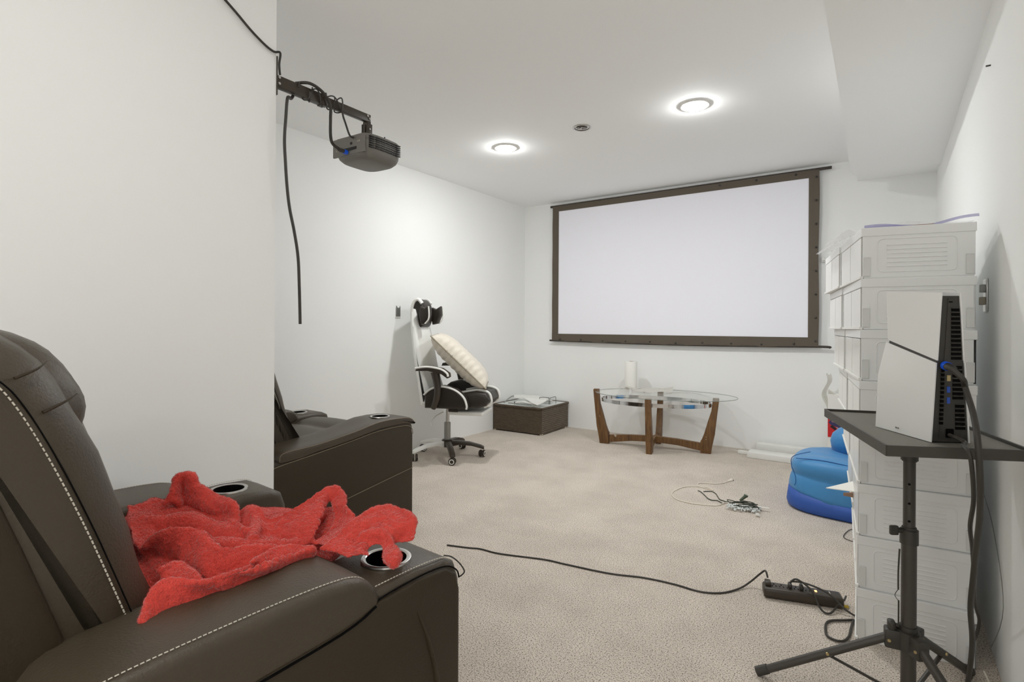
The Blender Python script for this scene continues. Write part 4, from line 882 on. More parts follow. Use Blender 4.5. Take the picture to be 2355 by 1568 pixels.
t = thing('paper_towel_roll', 'white paper towel roll standing upright on the coffee table', 'paper towel', (-1.935, 4.80, GZ + .0065))
bm = B(); lathe(bm, [(.02, 0), (.056, 0), (.057, .004), (.057, .256), (.055, .26), (.022, .26), (.020, .256), (.020, 0)], seg=40, closed=True); link('paper_roll', bm, 'paper', t, smooth=True)
bm = B(); lathe(bm, [(.0195, .002), (.0195, .2605), (.017, .2605), (.017, .002)], seg=24, closed=True); link('cardboard_core', bm, 'brownpaper', t, smooth=True)
bm = B()
def sheet(u, v):
    x = -.075 + .46 * u; y = -.10 + .20 * v
    z = .030 * math.exp(-((u - .12) * 7) ** 2) + .022 * max(0, (u - .35)) * (1.8 * v) + .006 * math.sin(u * 9 + v * 3) + .012 * max(0, u - .8) * 5 * v + .006
    return Vector((x, y + .05 * u, max(z, .001)))
grid(bm, sheet, 30, 8); bmesh.ops.solidify(bm, geom=bm.faces[:], thickness=.0008)
so = link('loose_paper_sheet', bm, 'paper', None, (-1.90, 4.66, GZ + .008), True); so.rotation_euler = (0, 0, R(14)); tag(so, 'loose white paper sheet with a lifted corner on the coffee table', 'paper')
bm = B(); lathe(bm, [(.001, 0), (.012, 0), (.013, .03), (.009, .034), (.009, .045), (.001, .045)], seg=16)
tag(link('small_jar', bm, 'film', None, (-1.80, 4.45, GZ + .0065), True), 'tiny clear jar on the coffee table in front of the towel roll', 'jar')

# ------------------------------------------------------------------ white boards, white box by the back wall
bm = B(); box(bm, 0, .52, 0, .15, 0, .045, .003)
o = link('white_flat_pack', bm, 'white', None, (-.895, 4.70, .001), True); o.rotation_euler = (0, 0, R(-1.5)); tag(o, 'long flat white panel lying on the carpet, nearest the blue bean bag', 'panel')
bm = B(); box(bm, 0, .50, 0, .1, 0, .085, .003)
o = link('white_flat_pack', bm, 'white', None, (-.86, 4.90, .001), True); o.rotation_euler = (0, 0, R(-.5)); tag(o, 'long white panel lying against the back wall behind another panel', 'panel')
bm = B(); box(bm, 0, .075, 0, .035, 0, .028, .004); tube(bm, [(0, .01, .02), (-.04, .02, .025), (-.07, .04, .012)], .002)
tag(link('white_power_adapter', bm, 'white', None, (-.985, 4.80, .001), True), 'small white adapter with a short lead beside the coffee table leg', 'adapter')

# ------------------------------------------------------------------ white box with red print
t = thing('printed_gift_bag', 'white bag with a red printed panel standing behind the blue bean bag', 'bag', (-.335, 4.845, 0))
bm = B(); box(bm, 0, .30, 0, .12, .0, .545, .003); link('bag_body', bm, 'paper', t)
bm = B(); box(bm, .0, .28, -.003, .001, .215, .395); rp = link('printed_panel', bm, 'redprint', t)
bm = B()
for pts in ([(.005, .33), (.03, .36), (.05, .34), (.075, .31), (.10, .29), (.085, .28), (.05, .30), (.02, .31)], [(.06, .35), (.09, .37), (.12, .34), (.135, .30), (.115, .295), (.10, .33)], [(.12, .27), (.16, .32), (.2, .30), (.22, .25), (.17, .26)]): prism(bm, pts, -.0042, -.003, 0, 1, 'xz')
link('print_shape', bm, 'inkblue', rp)
bm = B()
for pts in ([(.015, .295), (.03, .31), (.06, .285), (.05, .27)], [(.085, .33), (.10, .35), (.115, .32), (.1, .31)], [(.1, .28), (.12, .285), (.13, .26), (.11, .262)], [(.03, .345), (.05, .37), (.055, .352)]): prism(bm, pts, -.0050, -.0042, 0, 1, 'xz')
link('print_shape', bm, 'inkdark', rp)
bm = B()
for pts in ([(.025, .335), (.032, .35), (.036, .34), (.044, .352), (.05, .335), (.044, .338), (.036, .328), (.03, .335)], [(.055, .30), (.075, .29), (.08, .28), (.06, .288)], [(.02, .222), (.035, .222), (.035, .226), (.02, .226)]): prism(bm, pts, -.0058, -.005, 0, 1, 'xz')
link('print_shape', bm, 'inkpale', rp)
bm = B(); grid(bm, lambda u, v: Vector((-.025 + .02 * math.sin(v * 9) + .03 * u, .02 + .05 * u, .36 + .34 * v + .01 * math.sin(u * 7))), 4, 14)
grid(bm, lambda u, v: Vector((.0 + .06 * u, .03 + .02 * math.sin(v * 5), .50 + .09 * v * (1 - .5 * u))), 4, 6)
bmesh.ops.solidify(bm, geom=bm.faces[:], thickness=.001); link('tissue', bm, 'paper', t)

# ------------------------------------------------------------------ bean bag
def beanbag():
    t = thing('bean_bag_chair', 'sky blue bean bag chair with a darker blue base beside the white bin stack', 'bean bag', (-.095, 3.74, 0), R(-6))
    hx, hy = .355, .30
    def ring(z, sx, sy, e=3.4, cx=0, cy=0, n=64, w=0):
        o = []
        for k in range(n):
            a = 2 * math.pi * k / n; c, s = math.cos(a), math.sin(a)
            ww = 1 + w * math.sin(5 * a + z * 17) + w * .6 * math.sin(11 * a + 2)
            o.append(Vector((cx + sx * ww * math.copysign(abs(c) ** (2 / e), c), cy + sy * ww * math.copysign(abs(s) ** (2 / e), s), z)))
        return o
    def loft(bm, rs, cap0=True, cap1=True):
        V = [[bm.verts.new(p) for p in r] for r in rs]
        for a, b in zip(V, V[1:]):
            for k in range(len(a)): bm.faces.new((a[k], a[(k + 1) % len(a)], b[(k + 1) % len(a)], b[k]))
        if cap0: bm.faces.new(V[0][::-1])
        if cap1: bm.faces.new(V[-1])
    bm = B(); loft(bm, [ring(0.0, hx * .95, hy * .95), ring(.012, hx * 1.01, hy * 1.01), ring(.035, hx * 1.03, hy * 1.03), ring(.055, hx * 1.02, hy * 1.02), ring(.072, hx, hy)])
    for v in bm.verts:
        if v.co.z > .05: v.co.z += .05 * max(0, -v.co.x / hx) * max(0, (v.co.z - .05) / .022)
    link('base_band', bm, 'blue_dark', t, smooth=True, angle=180)
    bm = B()
    def tl(rs):
        for r in rs:
            for p in r: p.z += .045 * max(0, -p.x / hx) * max(0, 1 - (p.z - .10) / .2)
        return rs
    rs = tl([ring(.058, hx * .985, hy * .985, w=.004), ring(.09, hx * .99, hy * .99, w=.006), ring(.15, hx * .965, hy * .97, w=.008), ring(.19, hx * .935, hy * .95, w=.01), ring(.205, hx * .925, hy * .935, w=.012), ring(.22, hx * .945, hy * .95, w=.01), ring(.26, hx * .965, hy * .97, 3.2, w=.01), ring(.30, hx * .955, hy * .955, 3.2, w=.01), ring(.325, hx * .92, hy * .92, 3, w=.01), ring(.342, hx * .84, hy * .84, 3, w=.01), ring(.350, hx * .70, hy * .7, 2.8, w=.01), ring(.345, hx * .5, hy * .5, 2.6), ring(.338, hx * .2, hy * .2, 2.2)])
    loft(bm, rs)
    for v in bm.verts:
        n_ = noise.noise(v.co * 7) * .012 + noise.noise(v.co * 19) * .004
        v.co += Vector((v.co.x, v.co.y, 0)).normalized() * n_
        if v.co.z > .16: v.co.z = .16 + (v.co.z - .16) * .76
        if v.co.z > .3: v.co.z += noise.noise(v.co * 9) * .012
    link('bean_cushion', bm, 'blue', t, smooth=True, angle=180)
    bm = B(); loft(bm, [ring(.30, .20, .11, 2.4, .03, .17), ring(.36, .21, .125, 2.4, .03, .17, w=.01), ring(.405, .20, .12, 2.3, .03, .17, w=.012), ring(.435, .17, .10, 2.2, .03, .175, w=.012), ring(.455, .11, .06, 2.1, .03, .18), ring(.46, .03, .02, 2, .03, .18)]); link('back_lobe', bm, 'blue', t, smooth=True, angle=180)
    bm = B()
    tube(bm, [tuple(v) for v in [Vector((-hx * .80, -hy * .94, .12 + .03)), Vector((-hx * .78, -hy * .93, .17)), Vector((-hx * .80, -hy * .90, .21)), Vector((-hx * .86, -hy * .86, .26)), Vector((-hx * .84, -hy * .82, .31)), Vector((-hx * .6, -hy * .75, .345))]], .0022, seg=5)
    tube(bm, [(-.29, -.22, .295), (-.15, -.235, .306), (.0, -.25, .300), (.2, -.25, .298)], .0022, seg=5); link('seam', bm, 'blueseam', t)
beanbag()

# ------------------------------------------------------------------ stacks of white storage bins
BW, BD, BH = .312, .455, .176
def bin_parts(t):
    th = .006
    bm = B(); box(bm, .002, BW, BD - th, BD, .004, BH - .03); box(bm, BW - th, BW, 0.002, BD, .004, BH - .03); box(bm, .006, BW - .002, .004, BD - .003, .0, .010); box(bm, .002, BW, .002, .002 + th, .004, BH - .03); link('body', bm, 'binplastic', t)
    # relief on both end panels
    bm = B()
    for yy, sg in ((.002, -1),):
        def rr(x0, x1, z0, z1, rad, tr):
            p = []
            for cx, cz, a0 in ((x1 - rad, z1 - rad, 0), (x0 + rad, z1 - rad, 90), (x0 + rad, z0 + rad, 180), (x1 - rad, z0 + rad, 270)):
                for k in range(4): a = R(a0 + 30 * k); p.append((cx + rad * math.cos(a), yy, cz + rad * math.sin(a)))
            tube(bm, p, tr, closed=True, smooth=False, seg=6)
        rr(.046, BW - .048, .022, .134, .014, .0022)
        for k in range(6): tube(bm, [(.072, yy, .040 + k * .0145), (BW - .074, yy, .040 + k * .0145)], .0028, smooth=False, seg=6)
    link('ribbed_relief', bm, 'binplastic', t, smooth=True)
    bm = B(); box(bm, -.002, BW + .003, -.001, BD + .002, BH - .031, BH - .001, .002); link('lid', bm, 'binplastic', t)
    bm = B(); box(bm, -.0015, .002, .012, BD * .49, .008, BH - .033, .001); d1 = link('door', bm, 'bindoor', t)
    bm = B(); box(bm, -.0015, .002, BD * .51, BD - .012, .008, BH - .033, .001); link('door', bm, 'bindoor', t)
    bm = B(); box(bm, -.006, .004, -.001, BD + .002, -.0005, .008, .001); link('shelf_lip', bm, 'white', t)
    for x0 in (.003, BW - .025):
        bm = B(); box(bm, x0, x0 + .021, -.0035, .003, .008, .072, .001); box(bm, x0 + .002, x0 + .020, -.005, .0, .070, .073); link('latch', bm, 'bingrey', t)
ords = ['bottom', 'second lowest', 'third lowest', 'fourth lowest', 'fifth lowest', 'third from the top', 'second from the top', 'topmost']
proto = None
def place_bin(loc, rz, label):
    global proto
    if proto is None:
        proto = thing('storage_bin', label, 'storage bin', loc, rz, 'stacked white storage bins'); bin_parts(proto); return proto
    o = copy_tree(proto); o.location = loc; o.rotation_euler = (0, 0, rz); o['label'] = label; return o
far = []
for k in range(8):
    th = R(1.5 + 9.0 * (k / 7))
    px_, py_ = -.062 + .008 * k / 7, 2.178 + .006 * k
    place_bin((px_, py_, k * BH + .001), th, ords[k] + ' white storage bin in the stack behind the console tray stand')
    q = Vector((px_, py_)) + Vector((-math.sin(th), math.cos(th))) * (BD + .014) + Vector((-.006 * k / 7, 0))
    far.append((q, th))
for k in range(8):
    q, th = far[k]
    place_bin((q.x, q.y, k * BH + .001), th, ords[k] + ' white storage bin in the rear stack by the bean bag')

# things on top of and in the bins
TOPZ = 8 * BH + .002
t = thing('zip_storage_bag', 'clear storage bag with a purple zip lying on the nearer bin stack', 'bag', (-.02, 2.30, TOPZ), R(8))
bm = B(); grid(bm, lambda u, v: Vector((-.03 + .31 * u, .0 + .30 * v, .012 + .028 * math.sin(math.pi * min(1, u * 1.0)) * math.sin(math.pi * v) + .006 * math.sin(u * 14 + v * 5) * v)), 24, 16); bmesh.ops.solidify(bm, geom=bm.faces[:], thickness=.0008); link('film', bm, 'film', t, smooth=True)
bm = B(); grid(bm, lambda u, v: Vector((-.03 + .32 * u, -.005 + .004 * v, .008 + .010 * v + .014 * u + .006 * math.sin(u * 9) - .012 * math.sin(math.pi * u))), 30, 2)
grid(bm, lambda u, v: Vector((-.028 + .20 * u, -.012 + .004 * v, .003 + .007 * v + .004 * math.sin(u * 5))), 20, 2); bmesh.ops.solidify(bm, geom=bm.faces[:], thickness=.0008); link('zip_strip', bm, 'purple', t)
bm = B(); box(bm, .10, .17, -.004, .10, .002, .010, .001); link('card', bm, 'brownpaper', t)
bm = B()
grid(bm, lambda u, v: Vector((-.045 + .14 * u, .0 + .55 * v, .006 + .02 * abs(math.sin(u * 6 + v * 4)) - .05 * max(0, .28 - u) * 1.4)), 16, 24); bmesh.ops.solidify(bm, geom=bm.faces[:], thickness=.0008)
o = link('crumpled_clear_bag', bm, 'film', None, (-.10, 2.42, TOPZ + .003), True); o.rotation_euler = (0, 0, R(12)); tag(o, 'crumpled clear plastic bag draped over the left edge of the rear bin stack top', 'plastic bag')
bm = B(); prism(bm, [(0, 0), (.13, -.06), (.13, .10)], 0, .003)
o = link('white_envelope', bm, 'paper', None, (-.178, 2.50, .415), False); o.rotation_euler = (R(4), R(-8), R(8)); tag(o, 'white pointed envelope sticking out of the bin stack beside the blue bean bag', 'envelope')
bm = B(); prism(bm, [(.03, 0), (.12, -.03), (.12, .07)], 0, .012)
o = link('tan_booklet', bm, 'brownpaper', None, (-.15, 2.54, .385), False); o.rotation_euler = (0, 0, R(8)); tag(o, 'tan booklet poking out under the white envelope', 'booklet')

# wall switch, nail
t = thing('wall_switch', 'metal wall plate with grey and tan rocker switches on the right wall', 'light switch', (xr(2.51), 2.51, 1.18))
bm = B(); box(bm, -.007, .0, -.036, .036, -.058, .058, .003); link('wall_plate', bm, 'steel', t, smooth=True)
bm = B(); box(bm, -.022, -.006, -.018, .006, .010, .038, .002); link('rocker', bm, 'grey_metal', t, smooth=True)
bm = B(); box(bm, -.022, -.006, -.018, .006, -.034, -.006, .002); link('rocker', bm, 'creampipe', t, smooth=True)
bm = B(); cyl(bm, (-.006, 0, 0), .003, .014, 'x', 8); tag(link('nail', bm, 'blackmetal', None, (xr(2.46), 2.46, 1.972)), 'small dark nail high on the right wall', 'nail')

# ------------------------------------------------------------------ tray stand
TZ = .787
PC = Vector((.067, 1.817, 0))
ts = thing('tripod_tray_stand', 'black tripod stand with a flat tray carrying the white console', 'tray stand', tuple(PC))
A = [Vector(p) - PC for p in ((-.146, 2.047, 0), (.015, 1.500, 0), (.276, 1.625, 0), (.142, 2.135, 0))]
bm = B(); prism(bm, [(p.x, p.y) for p in A], TZ - .016, TZ, .001, 1); tray = link('tray', bm, 'traymat', ts)
bm = B()
for i in range(4):
    p, q = A[i], A[(i + 1) % 4]; d = (q - p).normalized(); nrm = Vector((-d.y, d.x, 0))
    if nrm.dot(p) < 0: nrm = -nrm
    prism(bm, [((p - d * .004).x, (p - d * .004).y), ((q + d * .004).x, (q + d * .004).y), ((q + d * .004 + nrm * .005).x, (q + d * .004 + nrm * .005).y), ((p - d * .004 + nrm * .005).x, (p - d * .004 + nrm * .005).y)], TZ - .018, TZ + .007)
link('tray_rim', bm, 'blackmetal', tray)
bm = B(); cyl(bm, (0, 0, .735), .020, .07, bev=.003); tube(bm, [(-.035, 0, .768), (-.012, 0, .745)], .006); link('tray_socket', bm, 'blackplastic', ts, smooth=True)
bm = B(); cyl(bm, (0, 0, .62), .0142, .26); up = link('upper_pole', bm, 'blackmetal', ts, smooth=True)
bm = B()
vd = Vector((-PC.x, -PC.y, 0)).normalized()
for z in (.640, .588, .540):
    c = vd * .0142
    t_b = bmesh.new(); bmesh.ops.create_cone(t_b, cap_ends=True, segments=12, radius1=.0032, radius2=.0032, depth=.002); merge(bm, t_b, frame_to(Vector((c.x, c.y, z)), vd))
link('pin_holes', bm, 'hollow', up)
bm = B(); cyl(bm, (0, 0, .495), .0215, .046, bev=.004); cyl(bm, (0, 0, .518), .017, .01, bev=.002); col_ = link('height_collar', bm, 'blackplastic', ts, smooth=True)
kd = Vector((-.83, -.56, 0)).normalized()
bm = B(); cyl(bm, (0, 0, 0), .007, .03, 'x'); box(bm, .012, .034, -.006, .006, -.013, .013, .004)
bmesh.ops.transform(bm, matrix=Matrix.Translation(kd * .018 + Vector((0, 0, .512))) @ Matrix.Rotation(math.atan2(kd.y, kd.x), 4, 'Z'), verts=bm.verts[:]); link('wing_knob', bm, 'blackplastic', col_, smooth=True)
bm = B(); cyl(bm, (0, 0, .27), .0178, .47); link('lower_pole', bm, 'blackmetal', ts, smooth=True)
HUB = .215
bm = B(); cyl(bm, (0, 0, HUB), .027, .06, bev=.006, seg=12); cyl(bm, (0, 0, HUB + .033), .021, .012, bev=.002); hub = link('hub', bm, 'blackplastic', ts, smooth=True)
legs = [R(186), R(306), R(64)]
for a in legs:
    c, s = math.cos(a), math.sin(a)
    m = Matrix.Rotation(a, 4, 'Z')
    bm = B(); box(bm, .015, .055, -.016, .016, HUB - .03, HUB + .022, .005, 2, m); link('hub_lug', bm, 'blackplastic', hub, smooth=True)
    bm = B(); tube(bm, [(c * .04, s * .04, HUB), (c * .37, s * .37, .012)], .0118, smooth=False, seg=14); lg = link('leg', bm, 'blackmetal', ts, smooth=True)
    bm = B(); tube(bm, [(c * .345, s * .345, .028), (c * .375, s * .375, .011)], .0142, smooth=False, seg=14); link('foot_cap', bm, 'blackplastic', lg, smooth=True)
    bm = B(); tube(bm, [(c * .19, s * .19, .118), (c * .02, s * .02, .060)], .0065, smooth=False, seg=8, flat=.5); link('brace', bm, 'blackmetal', lg, smooth=True)
    for (rad, zz) in ((.045, HUB - .008), (.19, .125)):
        for sg in (-1, 1):
            p = Vector((c * rad - s * sg * .0165 * (1 if rad < .1 else .8), s * rad + c * sg * .0165 * (1 if rad < .1 else .8), zz))
            bm = B(); t_b = bmesh.new(); bmesh.ops.create_cone(t_b, cap_ends=True, segments=14, radius1=.0052, radius2=.004, depth=.003); merge(bm, t_b, frame_to(p, Vector((-s * sg, c * sg, 0)))); link('rivet', bm, 'gold', lg, smooth=True)
bm = B(); cyl(bm, (0, 0, .06), .023, .03, bev=.004); link('slider', bm, 'blackplastic', ts, smooth=True)
bm = B(); m = Matrix.Rotation(R(190), 4, 'Z'); box(bm, .03, .048, -.012, .012, HUB + .018, HUB + .045, .006, 3, m); cyl(bm, (-.03, 0, HUB + .03), .006, .03, 'x'); link('hub_knob', bm, 'blackplastic', hub, smooth=True)
# strap hanging beside the pole
bm = B(); tube(bm, [(-.021, -.012, .46), (-.0235, -.014, .40), (-.0235, -.014, .35)], .003, flat=.5); tube(bm, [(-.0235, -.014, .35), (-.031, -.019, .335), (-.0235, -.014, .32)], .0009, seg=5); tube(bm, [(-.0225, -.013, .32), (-.0225, -.014, .25)], .002); tag(link('hanging_strap', bm, 'blackplastic', None, tuple(PC), True), 'thin black strap with a small ring hanging along the tripod pole', 'strap')

# ------------------------------------------------------------------ console
def console():
    P0 = Vector((.1375, 1.653, TZ + .0005))
    t = thing('game_console', 'tall white game console with black ribbed spine standing on the tray', 'game console', tuple(P0), math.atan2(.489, .872))
    Hc = .358
    # body: black wedge, wide at the foot
    def hw(z): return .041 - .020 * (z / Hc)
    bm = B()
    def slab(bm, z0, z1, y0, y1, inset=0):
        v = []
        for z in (z0, z1):
            w = hw(z) - inset
            v += [bm.verts.new((-w, y0, z)), bm.verts.new((w, y0, z)), bm.verts.new((w, y1, z)), bm.verts.new((-w, y1, z))]
        for f in ((0, 1, 2, 3), (7, 6, 5, 4), (0, 4, 5, 1), (1, 5, 6, 2), (2, 6, 7, 3), (3, 7, 4, 0)): bm.faces.new([v[i] for i in f])
    slab(bm, 0.002, Hc - .006, 0, .19)
    # chamfered cap
    body = link('body', bm, 'blackplastic', t)
    bm = B(); slab(bm, .01, Hc - .012, -.0015, .002, .0165)
    link('spine_strip', bm, 'blackplastic', body)
    # vents: real recessed bars
    def vent(x0f, x1f, zs, nm):
        bm = B()
        for z in zs:
            w = hw(z); box(bm, w * x0f, w * x1f, -.003, .0005, z, z + .0065)
        link(nm, bm, 'hollow', body)
        bm = B()
        for z in zs:
            w = hw(z); prism(bm, [(-.0035, z + .007), (.0, z + .007), (.0, z + .010), (-.0035, z + .0085)], w * x0f, w * x1f, 0, 1, 'yz')
        link('louvre', bm, 'blackmetal', body)
    vent(.05, .80, [.315 - k * .0105 for k in range(12)], 'vent_grille')
    vent(.15, .82, [.178 - k * .0105 for k in range(8)], 'vent_grille')
    vent(.30, .85, [.085 - k * .0105 for k in range(6)], 'vent_grille')
    vent(-.62, -.42, [.170 - k * .0105 for k in range(13)], 'vent_grille')
    bm = B(); box(bm, -.004, .004, -.0022, .001, .336, .339); link('lock_slot', bm, 'hollow', body)
    bm = B(); box(bm, -.008, .0, -.003, .0, .148, .162); link('network_port', bm, 'gold', body)
    for z in (.120, .094):
        bm = B(); box(bm, -.0075, -.0005, -.003, .0, z, z + .015, .0008); link('usb_port', bm, 'usb', body)
    bm = B(); box(bm, -.010, .008, -.004, .0, .012, .034, .002); link('power_socket', bm, 'hollow', body)
    # side plates, split by a slanting gap
    def plate(s, zlo, zhi, pts, nm):
        """pts: (y,z,offset) grid rows bottom to top"""
        bm = B()
        rows = pts
        nu, nv = len(rows) - 1, len(rows[0]) - 1
        vs = [[bm.verts.new((s * (hw(z) + off), y, z)) for (y, z, off) in r] for r in rows]
        for i in range(nu):
            for j in range(nv): bm.faces.new((vs[i][j], vs[i + 1][j], vs[i + 1][j + 1], vs[i][j + 1]))
        bmesh.ops.recalc_face_normals(bm, faces=bm.faces[:])
        bmesh.ops.solidify(bm, geom=bm.faces[:], thickness=.0028)
        return link(nm, bm, 'console', t, smooth=True, angle=40)
    for s in (-1, 1):
        low = []
        for i in range(9):
            f = i / 8; row = []
            for j in range(9):
                g_ = j / 8; y = -.003 + .203 * g_
                ztop = .190 + .045 * g_
                z = f * ztop + .001
                fl = .003 + .000 * g_
                # belly at the front, pinching in towards the gap
                fl += .012 * g_ * (1 - max(0, f - .62) / .38 * 1.2)
                row.append((y + (.006 * g_ * (1 - abs(f - .6))), z, fl))
            low.append(row)
        lp = plate(s, 0, 0, low, 'lower_side_plate')
        up_ = []
        for i in range(7):
            f = i / 6; row = []
            for j in range(9):
                g_ = j / 8; y = -.003 + .197 * g_
                zb = .197 + .045 * g_; zt = Hc + .002 + .016 * g_
                z = zb + (zt - zb) * f
                row.append((y + .01 * g_ * f, z, .001 + .001 * g_ + .007 * f * g_))
            up_.append(row)
        upp = plate(s, 0, 0, up_, 'upper_side_plate')
    bm = B()
    for dx in (0, .006, .011): box(bm, -(.0555 + .0), -(.0545), .100 + dx, .1035 + dx, .0125, .0165)
    link('logo_mark', bm, 'steel', lp)
    for y in (.03, .18):
        bm = B(); box(bm, -.03, .03, y, y + .012, -.0003, .004); link('foot', bm, 'hollow', t)
    return t
console()
v = PTS['video_lead']
t = thing('console_video_lead', 'thick black cable with a blue collar plugged into the game console', 'cable')
v = [(x, y, z) for x, y, z in v]; v = v[3:]
plug = Vector((.1300, 1.643, TZ + .187))
bm = B(); tube(bm, [(.128, 1.618, .972), (.138, 1.606, .966), (.156, 1.595, .945)] + v, .0064, seg=10); link('cord', bm, 'rubber', t, smooth=True)
pm = frame_to(plug + Vector((.0, -.006, -.002)), Vector((.35, -.9, -.15)))
bm = B(); t_b = bmesh.new(); bmesh.ops.create_cone(t_b, cap_ends=True, segments=20, radius1=.0105, radius2=.0105, depth=.012); merge(bm, t_b, pm); link('plug_collar', bm, 'bluering', t, smooth=True)
bm = B(); t_b = bmesh.new(); bmesh.ops.create_cone(t_b, cap_ends=True, segments=20, radius1=.0095, radius2=.0070, depth=.026); merge(bm, t_b, pm @ Matrix.Translation((0, 0, .018))); link('plug', bm, 'blackplastic', t, smooth=True)
pl = [tuple(p) for p in PTS['power_lead']][2:]
cable('console_power_lead', [(.136, 1.636, TZ + .022), (.146, 1.618, TZ + .020), (.160, 1.598, TZ + .014)] + pl, .0046, 'rubber', 'thinner black power lead leaving the console foot over the tray edge', 'cable')
cable('white_lead', [(.262, 2.14, .03), (.275, 2.07, .012), (.283, 1.95, .006), (.27, 1.84, .005)], .0025, 'whitecable', 'thin white lead on the carpet beside the right wall behind the bins', 'cable')
cable('thin_grey_lead', [(.292, 2.5, .52), (.302, 2.3, .42), (.299, 2.1, .25), (.29, 2.25, .05)], .0012, 'grey_metal', 'very thin grey lead hanging along the right wall', 'cable')

# ------------------------------------------------------------------ power strip and floor cords
L_, R_ = Vector(PTS['strip_l']), Vector(PTS['strip_r'])
L_ += Vector((-.01, .01, 0))
d = (R_ - L_); ln = d.length; ang = math.atan2(d.y, d.x)
ps = thing('power_strip', 'long black power strip with six sockets on the carpet by the bins', 'power strip', (L_.x, L_.y, 0), ang)
bm = B(); box(bm, 0, ln, -.006, .066, .001, .040, .010, 3); link('housing', bm, 'brownplastic', ps, smooth=True)
for k, x in enumerate((.055, .092, .128, .163, .2, .235)):
    bm = B()
    x = x * ln / .38
    for dx in (-.0065, .0065): box(bm, x + dx - .0015, x + dx + .0015, .022, .032, .0395, .0408)
    cyl(bm, (x, .043, .040), .003, .0016, seg=10); link('socket', bm, 'hollow', ps)
bm = B(); box(bm, ln * .025, ln * .105, .016, .050, .0395, .056, .004); link('plug', bm, 'brownplastic', ps, smooth=True)
for x in (.325, .47): 
    bm = B(); box(bm, ln * x, ln * (x + .05), .016, .046, .0395, .060, .006); link('plug', bm, 'blackplastic', ps, smooth=True)
bm = B(); box(bm, ln * .66, ln * .69, .026, .038, .0395, .0425, .001); link('lit_switch', bm, 'amber', ps)
bm = B(); box(bm, ln * .845, ln * .855, .014, .048, .0395, .0405); link('white_lettering', bm, 'thread', ps)
bm = B(); box(bm, ln * 1.0, ln * 1.06, .01, .022, .004, .009); link('yellow_tag', bm, 'yellow', ps)
m = ps.matrix_world
def loc2w(x, y, z): 
    c, s = math.cos(ang), math.sin(ang); return (L_.x + x * c - y * s, L_.y + x * s + y * c, z)
fc = [tuple(p) for p in PTS['floor_cord']][:-3] 
cable('floor_cord', fc + [loc2w(-.005, .085, .055), loc2w(ln * .05, .075, .075), loc2w(ln * .07, .05, .06)], .0036, 'rubber', 'long thin dark cord crossing the carpet to the power strip', 'cable')
cable('looped_power_cord', [loc2w(ln * .35, .03, .06), loc2w(ln * .44, .035, .075), loc2w(ln * .60, .0, .055), loc2w(ln * .68, -.05, .012), loc2w(ln * .78, -.06, .006), loc2w(ln * .9, -.02, .02), loc2w(ln * 1.0, .01, .03), loc2w(ln * 1.06, .05, .03)], .0036, 'rubber', 'dark cord arching over the power strip from its middle socket', 'cable')
cable('straight_power_cord', [loc2w(ln * .36, .04, .062), loc2w(ln * .55, .025, .068), loc2w(ln * .80, -.005, .055), loc2w(ln * .97, -.035, .02), loc2w(ln * 1.08, -.05, .006), loc2w(ln * 1.1, -.06, .005)], .0036, 'rubber', 'dark cord lying across the power strip towards the bins', 'cable')
lp = [tuple(p) for p in PTS['floor_loop']]
cable('looped_floor_cord', [(min(x, -.068), y, z) for x, y, z in lp], .0042, 'rubber', 'rounded loop of dark cord on the carpet below the power strip', 'cable')
cable('thin_floor_loop', [(min(x, -.085), y, z) for x, y, z in PTS['small_loop']], .0018, 'rubber', 'small thin loop of dark cord between the bean bag and bins', 'cable')
cable('recliner_cord', PTS['chair_loop'], .0016, 'rubber', 'thin curved dark cord at the front corner of the near recliner arm', 'cable')

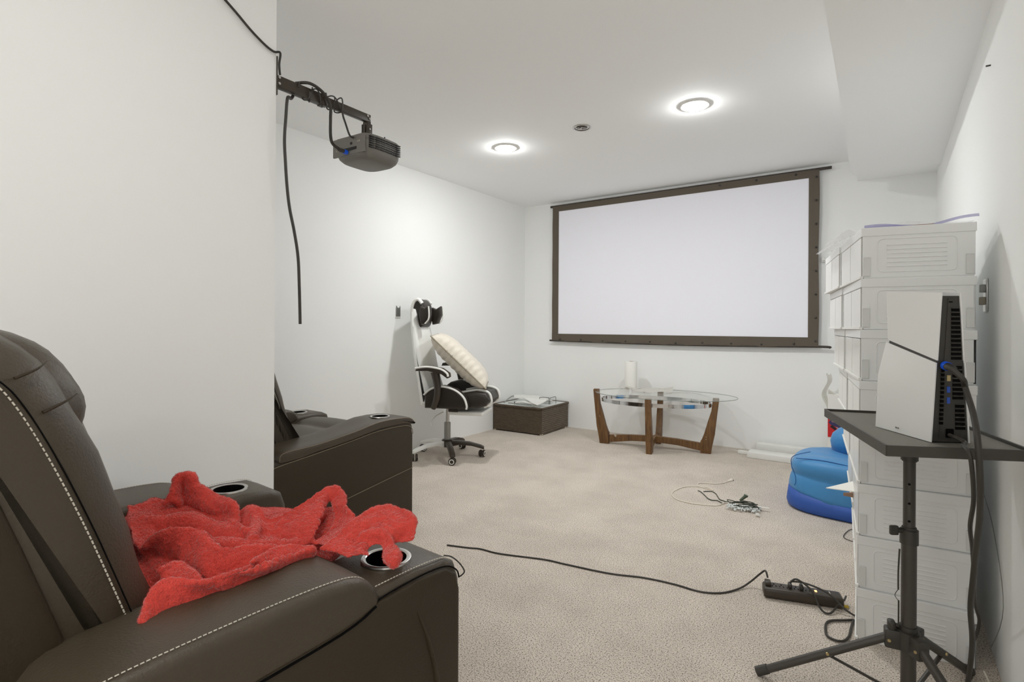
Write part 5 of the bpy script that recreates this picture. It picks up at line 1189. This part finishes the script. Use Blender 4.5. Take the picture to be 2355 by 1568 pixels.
# ------------------------------------------------------------------ string lights and white cord
wc = [tuple(p) for p in PTS['white_cord']]
t = thing('white_extension_cord', 'cream extension cord looped on the middle of the carpet', 'extension cord')
bm = B(); tube(bm, wc, .0030, seg=8, n=8); link('cord', bm, 'whitecable', t, smooth=True)
p0, p1 = Vector(wc[1]), Vector(wc[0]); dd_ = (p0 - p1).normalized()
bm = B(); tube(bm, [tuple(p1 + dd_ * .01), tuple(p1 - dd_ * .035)], [.006, .012], smooth=False, seg=10); link('plug', bm, 'whitecable', t, smooth=True)
bm = B()
for s in (-.007, .007): tube(bm, [tuple(p1 - dd_ * .03 + Vector((-dd_.y, dd_.x, 0)) * s), tuple(p1 - dd_ * .052 + Vector((-dd_.y, dd_.x, 0)) * s)], .0022, smooth=False, seg=6)
link('prong', bm, 'brownplastic', t)
t = thing('string_lights', 'tangle of silver string lights with dark green wire on the carpet', 'string lights')
gw = [Vector(p) for p in PTS['green_wire']]
bm = B(); tube(bm, [tuple(p) for p in gw], .0028, seg=6)
cx, cy = -.655, 3.365
rnd = random.Random(11)
def ptn(k): 
    a = k * 1.3; return (cx + .095 * math.cos(a) * (.5 + .5 * rnd.random()), cy + .055 * math.sin(a) * (.5 + .5 * rnd.random()), .008 + .03 * rnd.random())
tube(bm, [tuple(gw[7])] + [ptn(k) for k in range(16)], .0026, seg=6); tube(bm, [ptn(k) for k in range(12)], .0026, seg=6); link('wire', bm, 'greenwire', t, smooth=True)
bm = B(); tube(bm, [(cx - .03, cy + .045, .03), (cx + .0, cy + .05, .060)], [.007, .010], smooth=False, seg=10); tube(bm, [(cx + .0, cy + .05, .058), (cx + .003, cy + .051, .067)], .012, smooth=False, seg=10); link('plug', bm, 'greenplug', t, smooth=True)
bm = B()
for k in range(170):
    x = cx - .08 + .17 * rnd.random(); y = cy - .06 + .085 * rnd.random() + .02 * math.sin(x * 20)
    tube(bm, [(x, y, .008 + .012 * rnd.random()), (x + .012 * rnd.uniform(-1, 1), y - .012, .004 + .02 * rnd.random())], [.0045, .002], smooth=False, seg=6)
link('bulbs', bm, 'crystal', t, smooth=True)
bm = B(); grid(bm, lambda u, v: Vector((cx + .072 + .02 * v + .012 * u, cy - .062 - .05 * u, .010 + .004 * math.sin(3 * u))), 4, 2); bmesh.ops.solidify(bm, geom=bm.faces[:], thickness=.001)
grid(bm, lambda u, v: Vector((cx + .03 + .1 * u, cy + .012 * v + .02 * u, .022)), 4, 2); link('paper_tag', bm, 'paper', t)
